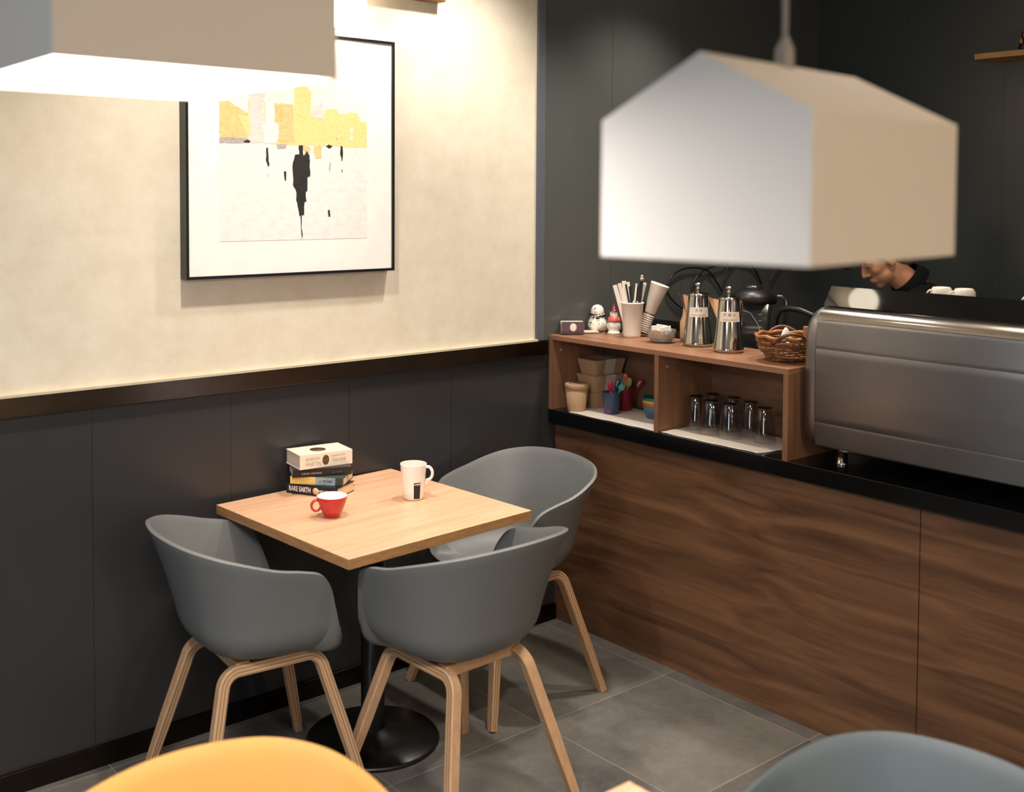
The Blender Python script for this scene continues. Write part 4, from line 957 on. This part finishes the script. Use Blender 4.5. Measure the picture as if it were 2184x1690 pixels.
mk.build('scale_marks', mat('mark_white', (220, 220, 216), 0.5), t)
o = MB().tube([(0.43, -0.772, WZ+0.0), (0.43, -0.776, 1.22), (0.43, -0.782, 1.285), (0.43, -0.802, 1.318), (0.43, -0.84, 1.328), (0.43, -0.89, 1.325), (0.43, -0.96, 1.305), (0.43, -1.02, 1.25), (0.43, -1.04, 1.15), (0.43, -1.04, WZ)], 0.0105, 12).build('rack_hoop', M_BLACK)
tag(o, 'black arched hoop stand behind the wicker basket', 'stand')
def cable(label, pts, r=0.004):
    P = [Vector(p) for p in pts]; P = [P[0]*2-P[1]]+P+[P[-1]*2-P[-2]]; out = []
    for i in range(1, len(P)-2):
        for k in range(8):
            s_ = k/8; a, b, c, d = P[i-1], P[i], P[i+1], P[i+2]; out.append(0.5*((2*b)+(c-a)*s_+(2*a-5*b+4*c-d)*s_*s_+(3*b-a-3*c+d)*s_**3))
    out.append(P[-2])
    return tag(MB().tube(out, r, 8).build('cable', M_BLACK), label, 'cable', 'black cables on the dark wall')
cable('black cable looping in a wide curve on the dark wall left of the pots', [(0.95, -0.012, 1.22), (0.86, -0.012, 1.225), (0.78, -0.012, 1.255), (0.712, -0.012, 1.32), (0.74, -0.012, 1.385), (0.82, -0.012, 1.415), (0.93, -0.012, 1.415), (1.01, -0.012, 1.39), (1.10, -0.012, 1.30)], 0.004)
cable('black cable hanging from the wall socket toward the left steel pot', [(1.165, -0.02, 1.475), (1.08, -0.015, 1.43), (0.97, -0.012, 1.405), (0.90, -0.012, 1.36), (0.865, -0.012, 1.28)], 0.004)
cable('black cable running straight down from the wall socket', [(1.185, -0.02, 1.475), (1.13, -0.014, 1.40), (1.08, -0.012, 1.31)], 0.0035)
cable('black cable hanging right of the wall socket behind the blender', [(1.195, -0.02, 1.47), (1.27, -0.016, 1.445), (1.34, -0.013, 1.40), (1.40, -0.013, 1.32)], 0.0045)
cable('thin black cable at the far right of the wall socket', [(1.56, -0.02, 1.49), (1.52, -0.014, 1.41), (1.47, -0.012, 1.33)], 0.0035)
t = thing('wall_socket', 'grey wall socket box on the dark wall above the blender', 'socket', (0, 0, 0))
MB().box((1.16, -0.022, 1.470), (1.50, -0.0005, 1.545), 0.004).build('housing', mat('socket_grey', (120, 128, 132), 0.3), t)
for xx in (1.24, 1.33, 1.42): MB().box((xx-0.025, -0.025, 1.485), (xx+0.025, -0.0221, 1.53), 0.002).build('outlet', mat('socket_light', (170, 176, 178), 0.3), t)

# ------------------------------------------------------------------ things inside the shelf, left bay
M_KRAFT = mat('kraft_card', (176, 142, 108), 0.75, vscale=80); M_BAND = mat('paper_band', (206, 196, 176), 0.7)
t = thing('paper_tub', 'round kraft paper tub with a lid, at the left of the shelf bay', 'tub', (0.058, -0.107, WZ+0.0003))
MB().lathe([(0, 0), (0.0355, 0), (0.0365, 0.004), (0.046, 0.094), (0, 0.094)], 48).build('body', M_KRAFT, t)
ld = MB().lathe([(0.0465, 0.093), (0.0485, 0.094), (0.0488, 0.110), (0.0480, 0.112), (0.0, 0.1122)], 48).build('lid', mat('kraft_lid', (190, 156, 122), 0.7), t)
MB().tube([(0.030*math.cos(a), 0.030*math.sin(a), 0.1126) for a in [2*PI*i/36 for i in range(30)]], 0.0008, 6).build('printed_ring', mat('ink_brown', (80, 56, 40), 0.6), ld)
text('HM', 0.022, Matrix.Translation((0.0, 0.0, 0.1126)) @ Matrix.Rotation(math.radians(-45), 4, 'Z'), mat('ink_brown', (80, 56, 40), 0.6), 'printed_mark', ld, bold=0.0004)
def food_box(label, x, y, z, rz, h, w_=0.058, l_=0.080, band=True, lw=0.04):
    t = thing('takeaway_box', label, 'box', (x, y, z+0.0003), rz, 'kraft boxes stacked in the shelf bay')
    tb = bmesh.new()
    A = [tb.verts.new(p) for p in ((-w_*0.78, -l_*0.86, 0), (w_*0.78, -l_*0.86, 0), (w_*0.78, l_*0.86, 0), (-w_*0.78, l_*0.86, 0))]
    B = [tb.verts.new(p) for p in ((-w_, -l_, h-0.001), (w_, -l_, h-0.001), (w_, l_, h-0.001), (-w_, l_, h-0.001))]
    tb.faces.new(A[::-1]); tb.faces.new(B)
    for i in range(4): tb.faces.new((A[i], A[(i+1) % 4], B[(i+1) % 4], B[i]))
    mb = MB(); mb.bm.free(); mb.bm = tb; mb.build('body', M_KRAFT, t)
    MB().box((-w_-0.001, -l_-0.001, h-0.001), (w_+0.001, l_+0.001, h), 0.0004).build('flap', M_KRAFT, t)
    if band:
        e = 0.0012; poly = [(-w_*0.80-e, 0.004), (-w_-e*2, h+0.0002), (-w_-e*2, h+0.0010), (w_+e*2, h+0.0010), (w_+e*2, h+0.0002), (w_*0.80+e, 0.004), (w_*0.80-e, 0.004), (w_-e, h-0.002), (-w_+e, h-0.002), (-w_*0.80+e, 0.004)]
        tb = bmesh.new()
        ya, yb = -lw/2, lw/2
        outer = poly[:6]
        r0 = [tb.verts.new((a, ya, b)) for a, b in outer]; r1 = [tb.verts.new((a, yb, b)) for a, b in outer]
        for i in range(5): tb.faces.new((r0[i], r0[i+1], r1[i+1], r1[i]))
        mb = MB(); mb.bm.free(); mb.bm = tb; mb.build('paper_band', M_BAND, t)
    return t
food_box('plain kraft box, lowest of the stack behind the round tub', 0.196, -0.100, WZ+0.003, math.radians(80), 0.066, 0.052, 0.066, False)
food_box('kraft box with a pale band, middle of the stack', 0.204, -0.104, WZ+0.0695, math.radians(83), 0.069, 0.060, 0.084, True, 0.05)
food_box('kraft box with a grey paper band, top of the stack', 0.206, -0.100, WZ+0.139, math.radians(86), 0.062, 0.056, 0.082, True, 0.055)
def tumbler(label, x, y, c, name, swirl=None):
    t = thing('tumbler', label, 'tumbler', (x, y, WZ+0.0035))
    prof = [(0.027, 0.0), (0.029, 0.002), (0.0365, 0.085), (0.0372, 0.0865)]
    MB().lathe(vessel(prof, 0.086, wall=0.002), 48, ripple=lambda a, z: 0.006*math.sin(z*900)*(1 if z > 0.045 else 0)).build('body', mat(name, c, 0.35), t)
    if swirl:
        a0 = face_ang(x, y)
        patch(prof, a0-1.0, a0-0.15, 0.004, 0.02, 0.0005, 'swirl', mat('swirl_magenta', swirl, 0.35), t)
    return t
tumbler('slate blue plastic tumbler holding cutlery, in the left shelf bay', 0.122, -0.238, (52, 74, 100), 'plastic_slate', (120, 50, 110))
tumbler('dark red plastic tumbler behind the blue one', 0.212, -0.222, (126, 20, 36), 'plastic_crimson')
def cutlery(label, x, y, top, lean_r, lean_f, col, nm, kind='spoon', s=1.0):
    fa2, F2, R2 = basis(x, y); base = Vector((x, y, WZ+0.012))-R2*lean_r*0.3; tip = Vector((x, y, top))+R2*lean_r+F2*lean_f
    d = (tip-base).normalized(); M = frame(tip, R2-d*R2.dot(d), d); m = mat(nm, col, 0.25)
    mb = MB(); hl = (tip-base).length
    mb.tube([(0, -hl+0.0, 0), (0, -0.034*s, 0.0)], [0.004, 0.0028], 8, M=M, flat=(1.2, 0.6))
    if kind == 'spoon': mb.ell((0, -0.014*s, 0), (0.0112*s, 0.021*s, 0.003), M=M)
    else:
        mb.ell((0, -0.022*s, 0), (0.0125*s, 0.014*s, 0.0025), M=M)
        for q in (-1.5, -0.5, 0.5, 1.5): mb.tube([(q*0.0058*s, -0.018*s, 0), (q*0.0062*s, 0.012*s, 0.001)], [0.0022, 0.0012], 8, M=M)
    return tag(mb.build('plastic_'+kind, m), label, kind, 'coloured plastic cutlery in the tumblers')
cutlery('crimson plastic spoon in the blue tumbler', 0.122, -0.238, WZ+0.128, -0.004, 0.012, (196, 30, 62), 'pl_crimson')
cutlery('teal plastic fork leaning right in the blue tumbler', 0.124, -0.240, WZ+0.128, 0.046, 0.006, (86, 158, 140), 'pl_teal', 'fork')
cutlery('dark blue plastic spoon behind the teal fork', 0.132, -0.236, WZ+0.130, 0.022, -0.012, (28, 62, 96), 'pl_navy')
cutlery('orange plastic spoon, tallest in the red tumbler', 0.212, -0.222, WZ+0.146, 0.006, 0.010, (206, 92, 36), 'pl_orange')
cutlery('lime green plastic spoon leaning right in the red tumbler', 0.212, -0.222, WZ+0.130, 0.022, 0.014, (176, 172, 70), 'pl_lime')
cutlery('red plastic spoon at the right of the red tumbler', 0.222, -0.230, WZ+0.122, 0.058, -0.014, (140, 26, 34), 'pl_red')
bprof = [(0.034, 0), (0.038, 0.003), (0.049, 0.03), (0.054, 0.052)]
for i, (c, nm, lb) in enumerate((((66, 104, 124), 'bowl_blue', 'blue plastic bowl, lowest of the nested four'), ((206, 72, 44), 'bowl_orange', 'orange red plastic bowl, second from the bottom of the nest'),
        ((176, 172, 70), 'bowl_lime', 'lime plastic bowl, third of the nested four'), ((34, 96, 92), 'bowl_teal', 'teal plastic bowl, topmost of the nested four'))):
    tag(MB().lathe(vessel(bprof, 0.052, wall=0.0018), 48, Matrix.Translation((0.188, -0.413, WZ+0.0035+0.0105*i+(0.012 if i else 0)*0))).build('plastic_bowl', mat(nm, c, 0.35)), lb, 'bowl', 'nested plastic bowls in the shelf bay')
# towels
M_TOWEL = mat('white_towel', (232, 222, 212), 0.85, bump=0.6, bscale=700)
def towel(label, quad, seed, edge):
    q = [Vector(p) for p in quad]
    def fn(u, v):
        a = q[0].lerp(q[1], u); b = q[3].lerp(q[2], u); p = a.lerp(b, v)
        z = WZ+0.0035+0.0018*noise.noise(Vector((p.x*22+seed, p.y*14, 0)))
        p = p+Vector((0.006*noise.noise(Vector((u*5, seed, v))), 0.006*noise.noise(Vector((v*4, u*3, seed+3)))))
        return (p.x, p.y, z)
    o = MB().grid(fn, 60, 30).build('towel', M_TOWEL); m_ = o.modifiers.new('s', 'SOLIDIFY'); m_.thickness = 0.0028; m_.offset = -1
    bvv = o.modifiers.new('b', 'BEVEL'); bvv.width = 0.001
    return tag(o, label, 'towel')
towel('folded white towel under the tumblers and bowls in the left bay', [(0.008, -0.112), (0.010, -0.560), (0.275, -0.560), (0.275, -0.06)], 1.3, 0)
towel('folded white towel under the upturned glasses in the right bay', [(0.012, -0.590), (0.012, -1.010), (0.285, -1.085), (0.285, -0.592)], 5.1, 0)
# glasses
t0 = None
GL = [(0.150, -0.640, 'front row, leftmost'), (0.126, -0.728, 'front row, second from the left'), (0.122, -0.815, 'front row, third from the left'), (0.215, -0.836, 'back row, third from the left'),
      (0.160, -0.935, 'front row, rightmost'), (0.232, -0.652, 'back row, leftmost'), (0.236, -0.742, 'back row, second from the left')]
for x, y, lb in GL:
    lb = 'upturned clear drinking glass in the right bay, '+lb
    if t0 is None:
        t0 = thing('drinking_glass', lb, 'glass', (x, y, WZ+0.006), 0, 'upturned glasses in the right shelf bay')
        MB().lathe([(0.0385, 0), (0.0400, 0), (0.0395, 0.03), (0.034, 0.08), (0.0275, 0.116), (0.0245, 0.124), (0.0, 0.124), (0.0, 0.112), (0.0225, 0.112), (0.0262, 0.108), (0.0325, 0.078), (0.038, 0.03), (0.0385, 0)], 56, ripple=lambda a, z: 0.004*math.sin(z*700+math.sin(a)*2)*(1 if 0.02 < z < 0.1 else 0)).build('glass_body', M_GLASS, t0)
        MB().lathe([(0, 0.1205), (0.0243, 0.1205), (0.0250, 0.1225), (0.0243, 0.1245), (0, 0.1245)], 40).build('glass_base', thin_glass('smoky_glass', (150, 147, 147), 1.5), t0)
    else: dup(t0, (x, y, WZ+0.006), random.uniform(0, 6), lb)

# ------------------------------------------------------------------ wall shelf with figurines, upper right
M_OAKS = wood('oak_wall_shelf', (170, 122, 74), (204, 158, 104), (10, 1.5, 10), 3, 0.8, 0.5)
SHX = 1.60
SHY = -0.905; SHZ = 2.337
tag(MB().box((WX-0.20, -2.1, SHZ), (WX-0.0005, SHY, SHZ+0.024), 0.001).build('wall_shelf', M_OAKS), 'thin oak wall shelf on the dark wall, at the upper right edge', 'shelf')
for (x, y, s_, cc, lb) in ((1.74, -1.083, 1.0, (190, 96, 90), 'small dark figurine with a pink face on the wall shelf'), (1.72, -1.155, 1.45, (170, 120, 60), 'taller dark figurine at the right edge of the wall shelf')):
    fa_, F_, R_ = basis(x, y)
    t = thing('figurine', lb, 'figurine', (x, y, SHZ+0.0243))
    MB().lathe([(0, 0), (0.026*s_, 0), (0.030*s_, 0.012*s_), (0.026*s_, 0.034*s_), (0.016*s_, 0.052*s_), (0.010*s_, 0.058*s_), (0, 0.06*s_)], 28).build('robe', mat('figurine_robe', (44, 22, 22), 0.3, var=0.5, vscale=60), t)
    MB().ell((0, 0, 0.072*s_), (0.019*s_, 0.019*s_, 0.018*s_)).build('head', mat('figurine_hair', (60, 24, 24), 0.4), t)
    MB().ell(tuple(F_*0.008*s_+Vector((0, 0, 0.070*s_))), (0.0145*s_, 0.0145*s_, 0.0135*s_)).build('face', mat('figurine_face_%d' % int(cc[0]), cc, 0.4), t)
    MB().ell(tuple(F_*0.020*s_-R_*0.018*s_+Vector((0, 0, 0.042*s_))), (0.006*s_, 0.006*s_, 0.011*s_)).build('lantern', mat('figurine_orange', (214, 140, 50), 0.4), t)
    MB().ell(tuple(F_*0.022*s_+R_*0.002*s_+Vector((0, 0, 0.044*s_))), (0.008*s_, 0.008*s_, 0.005*s_)).build('sash', mat('figurine_teal', (90, 130, 124), 0.4), t)

# ------------------------------------------------------------------ the barista
EAR = Vector((1.325, -0.694, 1.472))
fwd = Vector((-0.78, 0.626, 0)).normalized(); lat = Vector((-0.626, -0.78, 0)).normalized(); up = Vector((0, 0, 1))   # lat points to the person's left, toward the counter
def PB(f, l, z): return EAR+fwd*f+lat*l+up*z
M_SKIN = mat('skin', (208, 152, 120), 0.62, sss=0.15, var=0.03)
M_SHIRT = mat('black_shirt', (9, 9, 10), 0.9, spec=0.2, bump=0.5, bscale=160); M_TROUSER = mat('dark_trousers', (24, 25, 30), 0.8); M_HAIR = mat('black_hair', (14, 11, 10), 0.5, bump=0.8, bscale=250)
pit = math.radians(-33)
hf = (fwd*math.cos(pit)+up*math.sin(pit)); hu = (up*math.cos(pit)-fwd*math.sin(pit)); hl = lat
HM = Matrix.Identity(4)
for i in range(3): HM[i][0] = -hl[i]; HM[i][1] = hf[i]; HM[i][2] = hu[i]
HM.translation = EAR
body = MB()
body.ell((0, -0.008, 0.045), (0.075, 0.093, 0.083), HM)
body.ell((0, 0.040, 0.010), (0.064, 0.052, 0.075), HM)
body.ell((0, 0.032, -0.043), (0.060, 0.054, 0.055), HM)
body.ell((0, 0.066, -0.082), (0.024, 0.020, 0.018), HM)
body.ell((0, 0.070, 0.036), (0.058, 0.020, 0.014), HM)          # brow
for s_ in (-1, 1):
    body.ell((s_*0.028, 0.048, -0.006), (0.033, 0.036, 0.036), HM)   # cheek
    body.ell((s_*0.032, 0.078, 0.021), (0.014, 0.010, 0.009), HM)    # closed eye lid
    body.ell((s_*0.073, -0.004, 0.0), (0.008, 0.019, 0.030), HM)     # ear
    body.ell((s_*0.078, -0.012, 0.012), (0.006, 0.010, 0.016), HM)
    body.ell((s_*0.014, 0.096, -0.020), (0.008, 0.010, 0.008), HM)   # nostril wing
body.limb((0, 0.086, 0.030), (0, 0.108, -0.012), 0.009, 0.011, M=HM); body.ell((0, 0.108, -0.017), (0.011, 0.012, 0.010), HM)
body.ell((0, 0.089, -0.046), (0.023, 0.011, 0.0065), HM); body.ell((0, 0.086, -0.059), (0.020, 0.012, 0.007), HM); body.ell((0, 0.080, -0.052), (0.030, 0.012, 0.018), HM)
body.limb(PB(-0.03, 0, -0.035), PB(-0.150, 0, -0.135), 0.056, 0.060)
body.limb(PB(-0.16, -0.06, -0.20), PB(-0.16, 0.06, -0.20), 0.085, 0.085)
body.limb(PB(-0.17, -0.15, -0.195), PB(-0.17, 0.15, -0.195), 0.052, 0.052)
body.limb(PB(-0.20, 0, -0.30), PB(-0.28, 0, -0.52), 0.125, 0.115); body.limb(PB(-0.28, -0.05, -0.55), PB(-0.30, 0.05, -0.66), 0.12, 0.12)
HAND = []
for s_ in (-1, 1):
    body.limb(PB(-0.17, s_*0.185, -0.205), PB(-0.04, s_*0.235, -0.44), 0.050, 0.040); body.limb(PB(-0.04, s_*0.235, -0.44), PB(0.17, s_*0.13, -0.47), 0.040, 0.027)
    w0 = PB(0.17, s_*0.13, -0.47); pd = (fwd*0.9-lat*s_*0.25-up*0.25).normalized(); sd_ = lat*s_
    palm = w0+pd*0.045; body.limb(w0, palm+pd*0.02, 0.024, 0.032, flat=(1, 0.6))
    for k, (o_, ln_) in enumerate(((-0.027, 0.060), (-0.009, 0.068), (0.009, 0.064), (0.026, 0.050))):
        b0 = palm+pd*0.035+sd_*o_; b1 = b0+pd*ln_*0.5-up*0.008; b2 = b1+pd*ln_*0.35-up*0.022; body.limb(b0, b1, 0.0085, 0.008); body.limb(b1, b2, 0.008, 0.0065)
    th = palm-sd_*0.022; body.limb(th-pd*0.02, th-sd_*0.022+pd*0.022, 0.011, 0.009); body.limb(th-sd_*0.022+pd*0.022, th-sd_*0.024+pd*0.048-up*0.008, 0.009, 0.0075)
    body.limb(PB(-0.30, s_*0.09, -0.68), PB(-0.26, s_*0.11, -1.02), 0.085, 0.058); body.limb(PB(-0.26, s_*0.11, -1.02), PB(-0.33, s_*0.12, -1.385), 0.058, 0.038)
    body.limb(PB(-0.35, s_*0.12, -1.430), PB(-0.19, s_*0.13, -1.440), 0.036, 0.030)
P_ = body.build('person', M_SKIN)
tag(P_, 'person in a black collared shirt looking down behind the steel espresso machine', 'person')
rm = P_.modifiers.new('fuse', 'REMESH'); rm.mode = 'VOXEL'; rm.voxel_size = 0.0042; rm.use_smooth_shade = True
sm = P_.modifiers.new('smooth', 'SMOOTH'); sm.factor = 0.5; sm.iterations = 9
def cloth(mb, name, m, vox=0.007):
    o = mb.build(name, m, P_); r_ = o.modifiers.new('fuse', 'REMESH'); r_.mode = 'VOXEL'; r_.voxel_size = vox; r_.use_smooth_shade = True
    s_ = o.modifiers.new('smooth', 'SMOOTH'); s_.factor = 0.5; s_.iterations = 4; return o
sh = MB()
sh.limb(PB(-0.155, -0.05, -0.19), PB(-0.155, 0.05, -0.19), 0.100, 0.100); sh.limb(PB(-0.17, -0.15, -0.19), PB(-0.17, 0.15, -0.19), 0.066, 0.066)
sh.limb(PB(-0.20, -0.03, -0.30), PB(-0.28, -0.03, -0.55), 0.142, 0.135); sh.limb(PB(-0.20, 0.03, -0.30), PB(-0.28, 0.03, -0.55), 0.142, 0.135); sh.limb(PB(-0.28, 0, -0.55), PB(-0.30, 0, -0.66), 0.14, 0.142)
for s_ in (-1, 1):
    sh.limb(PB(-0.17, s_*0.185, -0.20), PB(-0.04, s_*0.235, -0.44), 0.064, 0.053); sh.limb(PB(-0.04, s_*0.235, -0.44), PB(0.12, s_*0.155, -0.465), 0.053, 0.042)
cloth(sh, 'shirt', M_SHIRT)
# collar ring around the neck
nc = PB(-0.092, 0, -0.075); na = (PB(-0.03, 0, -0.03)-PB(-0.150, 0, -0.125)).normalized()
NM = frame(nc, lat, na) @ Matrix.Rotation(-PI/2, 4, 'X')
MB().lathe([(0.0680, -0.050), (0.0705, -0.010), (0.0730, 0.004), (0.0760, 0.002), (0.0850, -0.034), (0.0860, -0.052)], 40, NM).build('collar', M_SHIRT, P_)
tr = MB(); tr.limb(PB(-0.295, -0.05, -0.66), PB(-0.30, 0.05, -0.70), 0.135, 0.135)
for s_ in (-1, 1): tr.limb(PB(-0.30, s_*0.09, -0.70), PB(-0.26, s_*0.11, -1.02), 0.098, 0.072); tr.limb(PB(-0.26, s_*0.11, -1.02), PB(-0.33, s_*0.12, -1.36), 0.072, 0.058)
cloth(tr, 'trousers', M_TROUSER, 0.009)
for s_ in (-1, 1):
    so = MB(); so.limb(PB(-0.36, s_*0.12, -1.430), PB(-0.18, s_*0.13, -1.434), 0.041, 0.036); cloth(so, 'shoe', M_BLACK, 0.006)
hb = MB()
hb.ell((0, -0.016, 0.056), (0.082, 0.098, 0.086), HM); hb.ell((0, 0.045, 0.098), (0.062, 0.048, 0.036), HM); hb.ell((0, -0.058, 0.0), (0.066, 0.050, 0.062), HM)
hb.limb((-0.03, 0.078, 0.098), (-0.02, 0.158, 0.062), 0.026, 0.012, M=HM); hb.limb((0.03, 0.078, 0.098), (0.02, 0.158, 0.062), 0.026, 0.012, M=HM); hb.limb((0.0, 0.085, 0.094), (0.0, 0.158, 0.062), 0.026, 0.012, M=HM)
hr_ = cloth(hb, 'hair', M_HAIR, 0.005)
for s_ in (-1, 1):
    MB().tube([(s_*(0.032+0.013*c_), 0.089-0.004*abs(c_), 0.016-0.002*(1-c_*c_)) for c_ in (-1, -0.5, 0, 0.5, 1)], 0.0016, 6, M=HM).build('eyelashes', M_HAIR, P_)
    MB().tube([(s_*(0.032+0.016*c_), 0.089-0.005*abs(c_), 0.040-0.003*c_*c_) for c_ in (-1, -0.5, 0, 0.5, 1)], 0.0028, 6, M=HM).build('eyebrow', M_HAIR, P_)
MB().tube([(0.019*c_, 0.099-0.006*c_*c_, -0.0525) for c_ in (-1, -0.5, 0, 0.5, 1)], 0.0014, 6, M=HM).build('mouth_line', mat('lip_dark', (110, 62, 54), 0.5), P_)
MB().ell((-0.084, 0.004, -0.026), (0.0032,)*3, HM).build('earring', M_STEELB, P_)
